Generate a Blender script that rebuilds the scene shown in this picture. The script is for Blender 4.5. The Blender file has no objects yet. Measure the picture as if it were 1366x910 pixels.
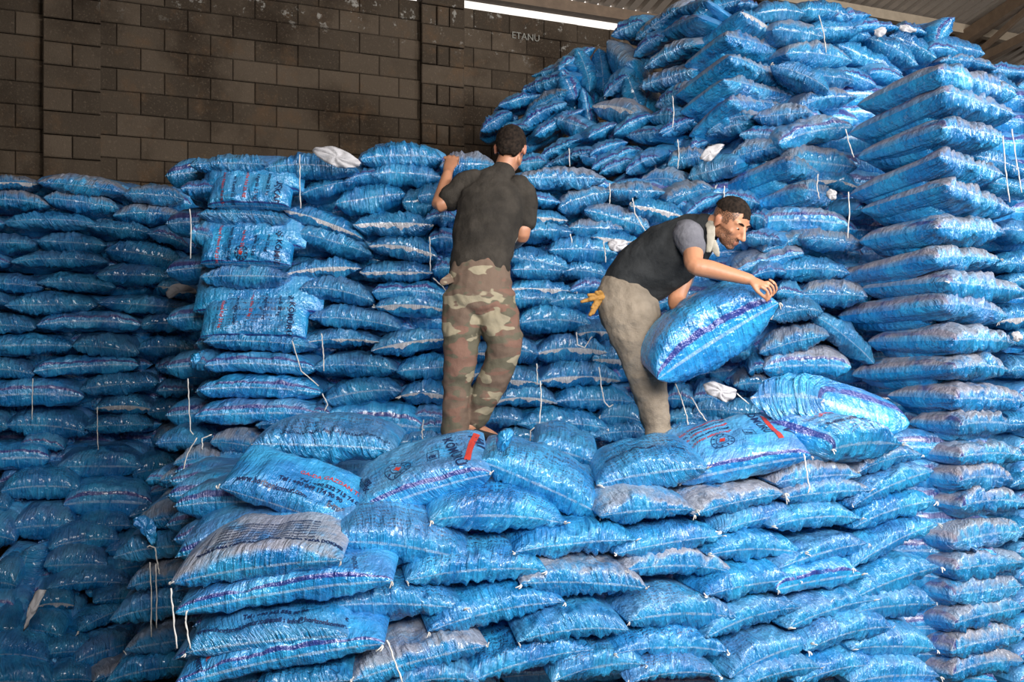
import bpy, math, random
import numpy as np
from mathutils import Vector, Matrix

# ------------------------------------------------------------------ camera, world, lights
SC = bpy.context.scene
F, CX, CY, EYE = 1250.0, 683.0, 455.0, 2.2
cam_d = bpy.data.cameras.new('camera'); cam = bpy.data.objects.new('camera', cam_d)
SC.collection.objects.link(cam); SC.camera = cam
cam.location = (0, 0, EYE); cam.rotation_euler = (math.pi/2, 0, 0)
cam_d.sensor_width = 36.0; cam_d.lens = 36.0*F/1366.0; cam_d.clip_end = 200

SC.view_settings.view_transform = 'Standard'; SC.view_settings.look = 'None'
SC.view_settings.exposure = 0.0; SC.view_settings.gamma = 1.0
SC.view_settings.use_curve_mapping = False

W = bpy.data.worlds.new('World'); SC.world = W; W.use_nodes = True
W.node_tree.nodes['Background'].inputs[0].default_value = (1.0, 0.93, 0.86, 1)
W.node_tree.nodes['Background'].inputs[1].default_value = 1.25

def area(name, loc, target, sx, sy, power, col):
    d = bpy.data.lights.new(name, 'AREA'); d.shape = 'RECTANGLE'; d.size = sx; d.size_y = sy
    d.energy = power; d.color = col
    o = bpy.data.objects.new(name, d); SC.collection.objects.link(o)
    o.location = loc
    o.rotation_euler = (Vector(target)-Vector(loc)).to_track_quat('-Z', 'Y').to_euler()
    return o
area('doorway_daylight', (5.0, -0.4, 5.2), (0.9, 4.6, 1.6), 2.4, 1.7, 600, (1.0, 0.97, 0.93))
area('front_opening_daylight', (0.9, -0.9, 3.9), (1.7, 4.4, 1.3), 2.0, 1.4, 185, (1.0, 0.97, 0.94)).data.spread = math.radians(105)
area('side_opening_daylight', (7.4, 2.8, 5.0), (1.8, 5.6, 2.6), 2.2, 1.6, 340, (0.95, 0.97, 1.0))

# ------------------------------------------------------------------ helpers
def at(px, py, D): return Vector(((px-CX)*D/F, D, EYE-(py-CY)*D/F))
COL = SC.collection
def mat(name): m = bpy.data.materials.new(name); m.use_nodes = True; return m
def link(o, parent=None):
    COL.objects.link(o)
    if parent: o.parent = parent
    return o
def tag(o, label=None, cat=None, group=None, kind=None):
    if label: o['label'] = label
    if cat: o['category'] = cat
    if group: o['group'] = group
    if kind: o['kind'] = kind
    return o
def empty(name, loc=(0, 0, 0), parent=None):
    o = bpy.data.objects.new(name, None); o.location = loc; o.empty_display_size = .05
    return link(o, parent)
def mesh_np(name, co, quads, uv=None, smooth=True):
    me = bpy.data.meshes.new(name)
    co = np.asarray(co, np.float32); q = np.asarray(quads, np.int32); n = q.shape[1]
    me.vertices.add(len(co)); me.vertices.foreach_set('co', co.ravel())
    me.loops.add(q.size); me.loops.foreach_set('vertex_index', q.ravel())
    me.polygons.add(len(q)); me.polygons.foreach_set('loop_start', np.arange(0, q.size, n, dtype=np.int32))
    me.update(calc_edges=True)
    if smooth: me.polygons.foreach_set('use_smooth', np.ones(len(q), bool))
    if uv is not None:
        l = me.uv_layers.new(name='UVMap'); l.data.foreach_set('uv', np.asarray(uv, np.float32).ravel())
    return me
def pymesh(name, vs, fs, smooth=False):
    me = bpy.data.meshes.new(name); me.from_pydata([tuple(v) for v in vs], [], fs); me.update()
    if smooth: me.polygons.foreach_set('use_smooth', [True]*len(me.polygons))
    return me
def obj(name, me, m=None, parent=None, loc=None):
    o = bpy.data.objects.new(name, me)
    if m and not me.materials: me.materials.append(m)
    if loc is not None: o.location = loc
    return link(o, parent)

def tube_vf(pts, rad, n=8, base=0):
    """tube with end caps; rad scalar or list (or (rx,ry) pairs)"""
    pts = [Vector(p) for p in pts]; k = len(pts)
    if not isinstance(rad, (list, tuple)): rad = [rad]*k
    vs, fs = [], []
    ref = Vector((0, 1, 0))
    for i, p in enumerate(pts):
        t = (pts[min(i+1, k-1)]-pts[max(i-1, 0)]).normalized()
        if abs(t.dot(ref)) > .93: ref = Vector((1, 0, 0))
        b = (ref-t*ref.dot(t)).normalized(); a = t.cross(b); ref = b
        for j in range(n):
            th = 2*math.pi*j/n; vs.append(p+(a*math.cos(th)+b*math.sin(th))*rad[i])
    for i in range(k-1):
        for j in range(n):
            fs.append((base+i*n+j, base+i*n+(j+1) % n, base+(i+1)*n+(j+1) % n, base+(i+1)*n+j))
    fs.append(tuple(base+j for j in range(n))[::-1]); fs.append(tuple(base+(k-1)*n+j for j in range(n)))
    return vs, fs
def box_vf(c, ax, ay, az, base=0):
    c, ax, ay, az = map(Vector, (c, ax, ay, az)); vs = []
    for sx in (-1, 1):
        for sy in (-1, 1):
            for sz in (-1, 1): vs.append(c+ax*sx+ay*sy+az*sz)
    fs = [(0, 1, 3, 2), (4, 6, 7, 5), (0, 4, 5, 1), (2, 3, 7, 6), (0, 2, 6, 4), (1, 5, 7, 3)]
    return vs, [tuple(i+base for i in f) for f in fs]

class N:
    """tiny node builder"""
    def __init__(s, m): s.t = m.node_tree; s.n = s.t.nodes; s.l = s.t.links; s.b = s.n['Principled BSDF']
    def new(s, t, **k):
        x = s.n.new(t)
        for a, v in k.items(): setattr(x, a, v)
        return x
    def put(s, sock, v):
        if isinstance(v, bpy.types.NodeSocket): s.l.new(v, sock)
        elif isinstance(v, (tuple, list)) and len(v) == 3 and sock.type == 'RGBA': sock.default_value = (*v, 1)
        else: sock.default_value = v
    def m(s, op, a, b=0.0, c=0.0, clamp=False):
        x = s.new('ShaderNodeMath', operation=op, use_clamp=clamp)
        s.put(x.inputs[0], a); s.put(x.inputs[1], b)
        if len(x.inputs) > 2: s.put(x.inputs[2], c)
        return x.outputs[0]
    def mix(s, f, a, b, mode='MIX'):
        x = s.new('ShaderNodeMix', data_type='RGBA', blend_type=mode)
        s.put(x.inputs[0], f); s.put(x.inputs[6], a); s.put(x.inputs[7], b); return x.outputs[2]
    def noise(s, vec, scale, detail=3.0, rough=.5, out=0):
        x = s.new('ShaderNodeTexNoise'); s.put(x.inputs['Vector'], vec)
        x.inputs['Scale'].default_value = scale; x.inputs['Detail'].default_value = detail
        x.inputs['Roughness'].default_value = rough; return x.outputs[out]
    def smooth(s, v, a, b):
        x = s.new('ShaderNodeMapRange', interpolation_type='SMOOTHSTEP'); s.put(x.inputs[0], v)
        s.put(x.inputs[1], a); s.put(x.inputs[2], b); return x.outputs[0]
    def sep(s, v): x = s.new('ShaderNodeSeparateXYZ'); s.put(x.inputs[0], v); return x.outputs
    def comb(s, a, b, c): 
        x = s.new('ShaderNodeCombineXYZ'); s.put(x.inputs[0], a); s.put(x.inputs[1], b); s.put(x.inputs[2], c); return x.outputs[0]
    def bump(s, h, strength, dist):
        x = s.new('ShaderNodeBump'); s.put(x.inputs['Height'], h); x.inputs['Strength'].default_value = strength
        x.inputs['Distance'].default_value = dist; s.l.new(x.outputs[0], s.b.inputs['Normal'])
    def coord(s, which='Object'): return s.new('ShaderNodeTexCoord').outputs[which]

def plain(name, col, rough=.6, nscale=30, namp=.25, bump=.2, bdist=.004, spec=.4):
    m = mat(name); n = N(m); co = n.coord(); f = n.noise(co, nscale, 4)
    dark = tuple(c*(1-namp) for c in col); lite = tuple(min(1, c*(1+namp)) for c in col)
    n.put(n.b.inputs['Base Color'], n.mix(f, dark, lite)); n.b.inputs['Roughness'].default_value = rough
    n.b.inputs['Specular IOR Level'].default_value = spec
    if bump: n.bump(n.noise(co, nscale*2, 4), bump, bdist)
    return m

# ---- the blue film of the sacks: uv = (along the bag, around the bag, 0 at the front seam)
def film():
    m = mat('blue_sack_film'); n = N(m)
    info = n.new('ShaderNodeObjectInfo'); rgb = n.new('ShaderNodeSeparateColor'); n.l.new(info.outputs['Color'], rgb.inputs[0])
    dust_a, print_a, white_a, corner_a = rgb.outputs[0], rgb.outputs[1], rgb.outputs[2], info.outputs['Alpha']
    rnd = info.outputs['Random']
    uv = n.new('ShaderNodeUVMap'); uv.uv_map = 'UVMap'; U, V, _ = n.sep(uv.outputs[0])
    ds = n.m('MINIMUM', V, n.m('SUBTRACT', 1.0, V))
    obc = n.coord()
    seedv = n.comb(n.m('MULTIPLY', rnd, 37.0), 0.0, 0.0)
    addv = n.new('ShaderNodeVectorMath', operation='ADD'); n.l.new(obc, addv.inputs[0]); n.l.new(seedv, addv.inputs[1]); P = addv.outputs[0]
    # base hue drift
    blue = n.mix(n.smooth(n.noise(P, 5, 3), .35, .68), (0.004, 0.18, 0.52), (0.030, 0.385, 0.74))
    blue = n.mix(n.m('MULTIPLY', rnd, .5), blue, (0.012, 0.255, 0.54))
    # gathers: highlights painted on the ridges, shade painted into the creases
    gv = n.comb(n.m('MULTIPLY_ADD', U, 38.0, n.m('MULTIPLY', V, n.m('MULTIPLY_ADD', rnd, 50.0, -25.0))), n.m('MULTIPLY', V, 7.0), n.m('MULTIPLY', rnd, 50.0))
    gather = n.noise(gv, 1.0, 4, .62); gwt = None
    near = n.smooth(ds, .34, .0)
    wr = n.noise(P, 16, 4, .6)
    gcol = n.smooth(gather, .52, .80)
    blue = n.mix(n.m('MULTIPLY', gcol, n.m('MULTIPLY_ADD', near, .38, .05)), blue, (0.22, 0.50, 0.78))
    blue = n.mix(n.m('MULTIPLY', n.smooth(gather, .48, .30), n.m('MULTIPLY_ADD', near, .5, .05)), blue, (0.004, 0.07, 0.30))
    # stripe of darker indigo along an edge
    su = n.m('MULTIPLY', n.smooth(U, .075, .062), n.smooth(U, .015, .03))
    sv = n.m('MULTIPLY', n.smooth(ds, .062, .052), n.smooth(ds, .022, .03))
    isc = n.m('GREATER_THAN', corner_a, .75); isb = n.m('MULTIPLY', n.m('GREATER_THAN', corner_a, .25), n.m('LESS_THAN', corner_a, .75))
    topside = n.m('LESS_THAN', V, .5)
    st = n.m('MULTIPLY', n.m('ADD', n.m('MULTIPLY', su, isc), n.m('MULTIPLY', sv, isb), clamp=True), topside)
    st = n.m('MULTIPLY', st, n.smooth(n.noise(P, 9, 2), .25, .4))
    c = n.mix(n.m('MULTIPLY', st, .88), blue, (0.022, 0.018, 0.20))
    # print: rows of small lettering
    rows = n.m('MULTIPLY', V, 46.0); rf = n.m('FRACT', rows); ri = n.m('FLOOR', rows)
    let = n.noise(n.comb(n.m('MULTIPLY', U, 85.0), n.m('MULTIPLY', ri, 3.7), n.m('MULTIPLY', rf, 2.2)), 1.0, 1.0)
    word = n.noise(n.comb(n.m('MULTIPLY', U, 9.0), n.m('MULTIPLY', ri, 9.1), 4.0), 1.0, 1.0)
    pr = n.m('MULTIPLY', n.smooth(let, .47, .56), n.m('MULTIPLY', n.smooth(rf, .30, .38), n.smooth(rf, .86, .78)))
    pr = n.m('MULTIPLY', pr, n.smooth(word, .36, .42))
    band = n.m('MULTIPLY', n.smooth(V, .075, .085), n.smooth(V, .36, .34))
    side = n.m('MULTIPLY', n.smooth(U, .10, .13), n.smooth(U, .90, .87))
    pr = n.m('MULTIPLY', n.m('MULTIPLY', pr, band), n.m('MULTIPLY', side, print_a))
    c = n.mix(n.m('MULTIPLY', pr, .8), c, (0.006, 0.015, 0.06))
    # sewn seam line, sometimes with the white lining showing
    line = n.m('MULTIPLY', n.smooth(ds, .006, .003), n.smooth(n.noise(n.comb(n.m('MULTIPLY', U, 22.0), n.m('MULTIPLY', rnd, 30.0), 0.0), 1.0, 3.0), .30, .50))
    c = n.mix(n.m('MULTIPLY', line, .42), c, (0.50, 0.62, 0.75))
    wid = n.m('MULTIPLY', n.noise(n.comb(n.m('MULTIPLY', U, 4.0), n.m('MULTIPLY', rnd, 20.0), 0.0), 1.0, 2.0), .12)
    wh = n.m('MULTIPLY', n.m('LESS_THAN', n.m('SUBTRACT', 1.0, V), n.m('SUBTRACT', wid, .036)), n.m('GREATER_THAN', white_a, .5))
    c = n.mix(wh, c, (0.66, 0.66, 0.70))
    # dust lying on upward faces
    geo = n.new('ShaderNodeNewGeometry'); nz = n.sep(geo.outputs['Normal'])[2]
    dm = n.m('MULTIPLY', n.smooth(nz, .05, .62), n.smooth(n.noise(P, 7, 5, .65), .25, .55))
    dm = n.m('MULTIPLY', dm, dust_a)
    spk = n.m('MULTIPLY', n.smooth(n.noise(P, 38, 5, .7), .56, .70), n.m('MULTIPLY', dust_a, .55))
    dm = n.m('MAXIMUM', dm, spk)
    c = n.mix(n.m('MULTIPLY', dm, .86), c, (0.30, 0.275, 0.29))
    n.put(n.b.inputs['Base Color'], c)
    n.put(n.b.inputs['Roughness'], n.m('MULTIPLY_ADD', dm, .5, .23))
    n.b.inputs['Specular IOR Level'].default_value = 1.25
    n.b.inputs['Metallic'].default_value = .10
    n.b.inputs['Coat Weight'].default_value = .35; n.b.inputs['Coat Roughness'].default_value = .12
    h = n.m('ADD', n.m('MULTIPLY', gather, n.m('MULTIPLY', n.m('MULTIPLY_ADD', near, 1.35, .22), n.m('MULTIPLY_ADD', isb, -.6, 1.0))), n.m('MULTIPLY', wr, .9))
    n.bump(h, 1.0, .028)
    return m
FILM = film()
LINING = plain('white_woven_lining', (0.46, 0.45, 0.47), .6, 60, .15, .5)
TWINE = plain('white_twine', (0.58, 0.56, 0.53), .8, 200, .2, .3)
INK = plain('navy_ink', (0.008, 0.02, 0.07), .4, 20, .2, 0)
RED = plain('red_ink', (0.42, 0.04, 0.03), .4, 20, .2, 0)

def vnoise1(x, rs, m=4096):
    tab = rs.rand(m)*2-1; i = np.floor(x).astype(int); f = x-i; f = f*f*(3-2*f)
    return tab[i % m]*(1-f)+tab[(i+1) % m]*f
def vnoise2(x, y, rs, m=64):
    tab = rs.rand(m, m)*2-1; i = np.floor(x).astype(int); j = np.floor(y).astype(int)
    fx = x-i; fy = y-j; fx = fx*fx*(3-2*fx); fy = fy*fy*(3-2*fy)
    g = lambda a, b: tab[a % m, b % m]
    return (g(i, j)*(1-fx)+g(i+1, j)*fx)*(1-fy)+(g(i, j+1)*(1-fx)+g(i+1, j+1)*fx)*fy

class Sack:
    """pillow spanned by edge vectors A (front seam) and Bv (into the pile) from corner O"""
    def __init__(s, O, A, Bv, T, kind, seed):
        s.O, s.A, s.B = np.array(O), np.array(A), np.array(Bv)
        n_ = np.cross(s.A, s.B); n_ /= (np.linalg.norm(n_)+1e-9)
        if n_[2] < 0: n_ = -n_
        s.ga = 1.0; s.Nn = n_; s.T = T; s.kind = kind; s.seed = seed
        rs = np.random.RandomState(seed); s.arc = rs.uniform(-.006, .022); s.skew = rs.uniform(-.5, .5)
        s.rn = [np.random.RandomState(seed*7+k) for k in range(5)]
    def surf(s, u, th):
        rs = lambda k: np.random.RandomState(s.seed*7+k)
        L, Wd = np.linalg.norm(s.A), np.linalg.norm(s.B)
        c, sn = np.cos(th), np.sin(th)
        e1 = .62; v = -np.sign(c)*np.abs(c)**e1
        e2 = .72 if s.kind == 'A' else .60
        hh = np.sign(sn)*np.abs(sn)**e2
        if s.kind == 'A': end = (1-np.abs(u)**2.7)**.62
        elif s.kind == 'B': end = (1-np.abs(u)**5)**.55
        else: end = np.where(u < 0, (1-np.abs(u)**5)**.52, (1-np.abs(u)**3.2)**.6)
        wpl = 1-.05*(1-u*u)*(1 if s.kind == 'A' else .3)
        front = np.exp(-(1+v)/.42)
        gath = (vnoise1(u*16+s.skew*hh*4+50, rs(0))*.9+vnoise1(u*34+s.skew*hh*7+90, rs(1))*.7)
        amp = (.020 if s.kind == 'C' else .014 if s.kind == 'A' else .005)*s.ga*front*np.abs(hh)**.5*end
        lump = vnoise2(u*2.4+9, th*1.6+3, rs(2))*.012+vnoise2(u*6+9, th*3.2+3, rs(3))*.010
        d = gath*amp+lump*end*np.minimum(1, np.abs(hh)*2)
        rib = 0.0
        if s.kind == 'C': # gathers beyond the corner also along the A face
            rib = vnoise1(u*19+3, rs(4))*.006*front*end
        height = hh*s.T*.5*end*(.92+.16*front) + np.sign(sn)*(d+rib)
        drop = s.arc*(1-u*u)-.010*np.abs(u)**3
        vv = v*wpl - (.02*front*gath*np.abs(hh))
        lip = np.where(np.abs(hh) < .05, -.022*(1-np.abs(u)**8), 0)*(v < 0)
        P = (s.O + ((u+1)/2)[..., None]*s.A + ((vv+lip+1)/2)[..., None]*s.B
             + (height+drop)[..., None]*s.Nn)
        # outward push of the belly beyond the seam line
        fb = -s.B/Wd
        P = P + (np.maximum(0, d)*front*.5)[..., None]*fb
        return P
    def mesh(s, name, nu, nv, origin):
        x = np.linspace(-1, 1, nu+1); u = .55*x+.45*np.sin(math.pi*x/2)
        M = 2*nv; k = np.arange(M)
        th = 2*math.pi*k/M
        th = th - .28*np.sin(th)     # denser near the front seam (theta 0)
        P = s.surf(np.repeat(u[:, None], M, 1), np.repeat(th[None], nu+1, 0))-origin
        i, j = np.meshgrid(np.arange(nu), np.arange(M), indexing='ij'); j2 = (j+1) % M
        q = np.stack([i*M+j, (i+1)*M+j, (i+1)*M+j2, i*M+j2], -1).reshape(-1, 4)
        uu = (u+1)/2; vv = np.append(th/(2*math.pi), 1.0)
        uvs = np.stack([np.stack([uu[i], vv[j]], -1), np.stack([uu[i+1], vv[j]], -1),
                        np.stack([uu[i+1], vv[j+1]], -1), np.stack([uu[i], vv[j+1]], -1)], 2).reshape(-1, 2)
        return mesh_np(name, P.reshape(-1, 3), q, uvs)

ORD = ['zeroth', 'first', 'second', 'third', 'fourth', 'fifth', 'sixth', 'seventh', 'eighth', 'ninth', 'tenth', 'eleventh',
       'twelfth', 'thirteenth', 'fourteenth', 'fifteenth', 'sixteenth', 'seventeenth', 'eighteenth', 'nineteenth', 'twentieth',
       'twenty-first', 'twenty-second', 'twenty-third', 'twenty-fourth']

# ------------------------------------------------------------------ depth of each pile's face
def lerp(pts, x):
    return float(np.interp(x, [p[0] for p in pts], [p[1] for p in pts]))
def depth_dark(x, y):
    return 6.75+(x/273)*.45-1.25*max(0, min(1, (y-600)/300))
def depth_tower(x, y): return 5.55-.05*max(0, (y-300)/300)
def depth_men(x, y): return lerp([(380, 5.62), (640, 5.7), (900, 5.75), (1050, 5.6), (1120, 5.5)], x)-.15*max(0, min(1, (y-380)/200))
def depth_front(x, y):
    return lerp([(228, 3.75), (500, 3.9), (850, 4.12), (1000, 4.32), (1240, 4.78)], x)-.10*(y-750)/150
HP = [(640, 180, 7.5), (700, 120, 7.6), (800, 60, 7.4), (860, 20, 7.1), (690, 220, 6.9), (790, 210, 6.5), (850, 130, 6.8), (780, 140, 7.2),
      (900, 80, 6.5), (950, 30, 6.2), (970, 100, 5.95), (900, 200, 6.15), (900, 290, 5.8), (1000, 250, 5.75), (1060, 200, 5.7), (1100, 60, 6.3), (1200, 50, 6.6),
      (1300, 90, 6.6), (1100, 150, 5.75), (1050, 130, 5.95), (1060, 340, 5.5), (1000, 420, 5.45), (1110, 300, 5.55), (1130, 420, 5.35), (820, 280, 6.0)]
def depth_heap(x, y):
    sw = sd = 0
    for a, b, d in HP:
        w = 1/(((x-a)**2+(y-b)**2)+400)**1.5; sw += w; sd += w*d
    return sd/sw
DEP = dict(G=lambda x, y: 5.0, D=depth_dark, T=depth_tower, M=depth_men, F=depth_front, H=depth_heap,
           R=lambda x, y: 5.3)
# ------------------------------------------------------------------ where every sack lies (read off in enlargements, then placed on its pile)
OFF = dict(A=(0, 220), B=(0, 390), C=(0, 560), D=(0, 728), E=(240, 180), G=(240, 350), I=(200, 500),
           H1=(400, 180), H2=(400, 350), H3=(660, 180), H4=(660, 350), H5=(640, 0), H6=(860, 0), H7=(1093, 0), H8=(900, 150),
           R1=(1093, 170), R2=(1093, 340), R3=(1093, 500), R4=(960, 340), Q1=(420, 480), Q2=(680, 480), Q3=(930, 480),
           N1=(220, 600), N2=(220, 728), N3=(480, 620), N4=(480, 728), N5=(740, 600), N6=(740, 728), N7=(980, 600), N8=(980, 728), S1=(1093, 660))
# plain sacks: zone -> rows of (crop, x1,y1,x2,y2,height, flags); flags: b stripe edge, w white lining, p print, d dusty
DARK = [
 [('A',-150,120,260,120,110,'wd'),('A',250,110,840,180,130,'d'),('A',820,190,1230,220,140,'d')],
 [('A',-200,240,320,260,130,'d'),('A',290,210,790,280,140,'d'),('A',750,330,1220,340,140,'d')],
 [('A',-300,375,30,385,100,''),('A',20,375,640,385,120,''),('A',580,400,1020,440,120,''),('A',980,450,1260,540,120,'p')],
 [('A',-250,510,240,520,140,''),('A',240,500,710,530,150,''),('A',700,560,1230,660,180,'p')],
 [('A',-250,640,70,650,120,''),('A',70,640,720,640,120,'p'),('A',640,730,1140,740,150,'')],
 [('A',-300,770,290,810,130,''),('A',240,780,770,810,120,''),('A',1050,800,1320,840,150,'w')],
 [('B',-300,60,60,60,130,''),('B',30,80,650,80,150,''),('B',650,60,1320,110,130,'')],
 [('B',-250,220,240,230,120,''),('B',240,210,940,210,130,'b'),('B',930,220,1300,220,140,'')],
 [('B',-200,360,490,350,150,''),('B',480,350,930,400,150,''),('B',910,370,1300,380,150,'p')],
 [('B',-250,520,230,540,150,''),('B',220,520,930,480,130,'b'),('B',1050,500,1300,500,130,'p')],
 [('B',-150,700,560,690,180,'b'),('B',530,640,1060,590,160,''),('B',1040,650,1270,650,120,'')],
 [('B',-250,870,50,900,150,''),('B',40,880,590,930,190,''),('B',630,770,1040,780,140,'w'),('B',980,800,1270,790,150,'')],
 [('C',140,150,430,190,110,''),('C',560,50,1020,30,120,''),('C',1020,130,1290,150,180,'d')],
 [('C',-200,270,330,250,180,'b'),('C',380,310,960,310,200,''),('C',880,360,1200,340,200,'')],
 [('C',0,470,550,460,210,'p'),('C',420,560,1020,560,230,'b'),('C',1000,480,1250,430,150,'')],
 [('C',-250,560,60,580,160,''),('C',80,720,520,700,240,''),('C',500,740,880,700,140,''),('C',860,640,1300,560,140,'')],
 [('C',-250,780,110,800,220,''),('C',320,850,800,790,210,''),('C',700,870,1000,880,150,'')],
 [('D',-100,230,110,260,230,''),('D',290,130,720,120,210,''),('D',760,160,1060,130,180,''),('D',190,10,150,370,200,'v')],
 [('D',310,280,880,250,150,''),('D',620,370,990,340,140,''),('D',890,300,1160,280,140,'')],
 [('D',230,400,500,390,160,'w'),('D',520,560,860,400,130,''),('D',820,480,1120,420,160,''),('D',-120,400,100,410,160,'')],
 [('D',-100,590,120,600,180,''),('D',110,560,420,600,140,''),('D',500,770,960,620,200,''),('D',880,620,1180,600,160,'')],
 [('D',-150,740,330,760,200,''),('D',280,720,640,700,150,''),('D',620,900,1100,740,140,'d')],
 [('D',-150,920,360,930,200,''),('D',330,900,620,890,160,''),('D',860,880,1200,850,160,'d')],
]
TOWER = [
 [('E',60,190,590,190,140,''),('E',560,210,1170,230,170,'')],
 [('E',0,350,220,340,140,'w'),('E',180,350,735,360,250,'P')],
 [('E',110,520,720,550,140,'')],
 [('E',60,650,220,680,180,''),('E',130,720,740,740,270,'P')],
 [('G',130,90,720,90,170,'')],
 [('G',130,330,840,340,340,'Pp')],
 [('G',150,520,900,560,150,'')],
 [('G',160,680,900,700,150,'b'),('G',60,660,200,680,150,'')],
 [('G',120,840,940,860,150,'b')],
 [('I',290,270,1150,260,170,'b')],
 [('I',30,450,320,450,140,''),('I',400,440,720,480,180,'d'),('I',700,330,1150,380,110,'')],
 [('I',150,590,470,560,160,'d'),('I',430,560,720,560,170,'')],
 [('I',60,700,470,700,190,'dp'),('I',430,660,760,650,140,'')],
 [('I',30,850,440,820,170,'d'),('I',-30,700,120,740,130,'')],
]
MEN = [
 [('H1',400,150,950,150,200,'p'),('H1',930,200,1310,200,190,'d')],
 [('H1',0,390,360,300,140,''),('H1',300,290,560,260,120,''),('H1',470,250,940,270,170,''),('H3',150,280,745,285,160,'d')],
 [('H1',235,450,700,380,200,'p'),('H1',680,440,900,430,200,''),('H1',780,400,1010,390,190,''),('H3',120,420,440,440,120,''),('H3',420,480,765,370,170,'d'),('H3',740,360,1140,370,130,'d')],
 [('H1',-110,490,420,680,140,'w'),('H1',350,590,890,590,170,'w'),('H1',830,560,1060,560,150,''),('H3',80,530,490,560,120,'w'),('H3',600,490,1050,620,180,'d'),('H3',900,460,1270,540,170,'w')],
 [('H1',-50,640,480,790,170,''),('H1',460,730,920,800,160,'w'),('H1',850,700,1060,700,160,'p'),('H3',490,610,860,620,150,'d'),('H3',170,650,520,640,130,'p'),('H3',640,670,980,720,130,'w')],
 [('H2',-110,70,410,30,140,'w'),('H2',400,60,890,60,150,'w'),('H2',880,40,1120,40,150,''),('H3',360,760,820,780,190,''),('H3',80,800,500,880,180,'')],
 [('H2',0,160,490,250,180,''),('H2',480,190,980,210,130,'b'),('H4',110,40,470,50,150,''),('H4',450,50,760,90,160,'')],
 [('H2',500,290,980,310,180,'w'),('H4',60,170,545,190,130,'w'),('H4',500,180,780,180,120,'')],
 [('H2',60,360,670,430,170,''),('H4',60,240,400,240,140,''),('H4',360,260,740,270,170,'')],
 [('H2',-60,540,530,520,130,'wp'),('H2',470,580,980,500,170,'w'),('H2',1060,480,1420,470,140,''),('H4',150,400,650,410,210,''),('H4',1050,300,1260,260,150,'')],
 [('H2',90,690,650,710,170,''),('H2',640,720,1020,690,180,''),('H2',1060,610,1400,600,140,'w'),('H4',540,470,830,470,140,'w'),('H4',1080,420,1310,440,150,'')],
 [('H2',-180,840,150,860,120,''),('Q1',50,270,575,200,190,''),('H2',1060,760,1400,760,150,'w'),('H4',0,600,300,610,180,''),('H4',270,600,750,590,200,'w'),('H4',650,640,900,650,190,'w'),('H4',1100,560,1320,560,180,'')],
 [('Q1',570,230,900,240,170,'w'),('H4',-60,780,320,800,170,'w'),('H4',300,780,840,780,190,'w'),('H4',1100,720,1300,720,160,'')],
 [('Q1',20,440,730,450,260,'b'),('Q1',640,380,900,410,140,''),('Q2',-110,270,320,280,150,'w'),('Q2',300,270,820,270,190,''),('Q2',1030,260,1250,300,150,'w'),('Q2',1220,250,1420,260,180,'')],
 [('Q1',-60,380,120,380,140,''),('Q1',700,450,900,450,130,''),('Q2',-180,400,110,420,150,''),('Q2',50,420,660,450,170,''),('Q2',600,380,900,410,180,''),('Q2',1050,390,1320,380,160,''),('Q3',-30,340,230,350,190,''),('Q3',180,340,430,370,170,'')],
 [('Q1',480,560,900,540,150,''),('Q1',0,560,500,560,120,''),('Q2',-60,540,220,550,150,''),('Q2',560,500,940,480,150,''),('Q2',180,520,600,500,110,''),('Q2',1050,450,1500,440,120,'')],
]
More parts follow.
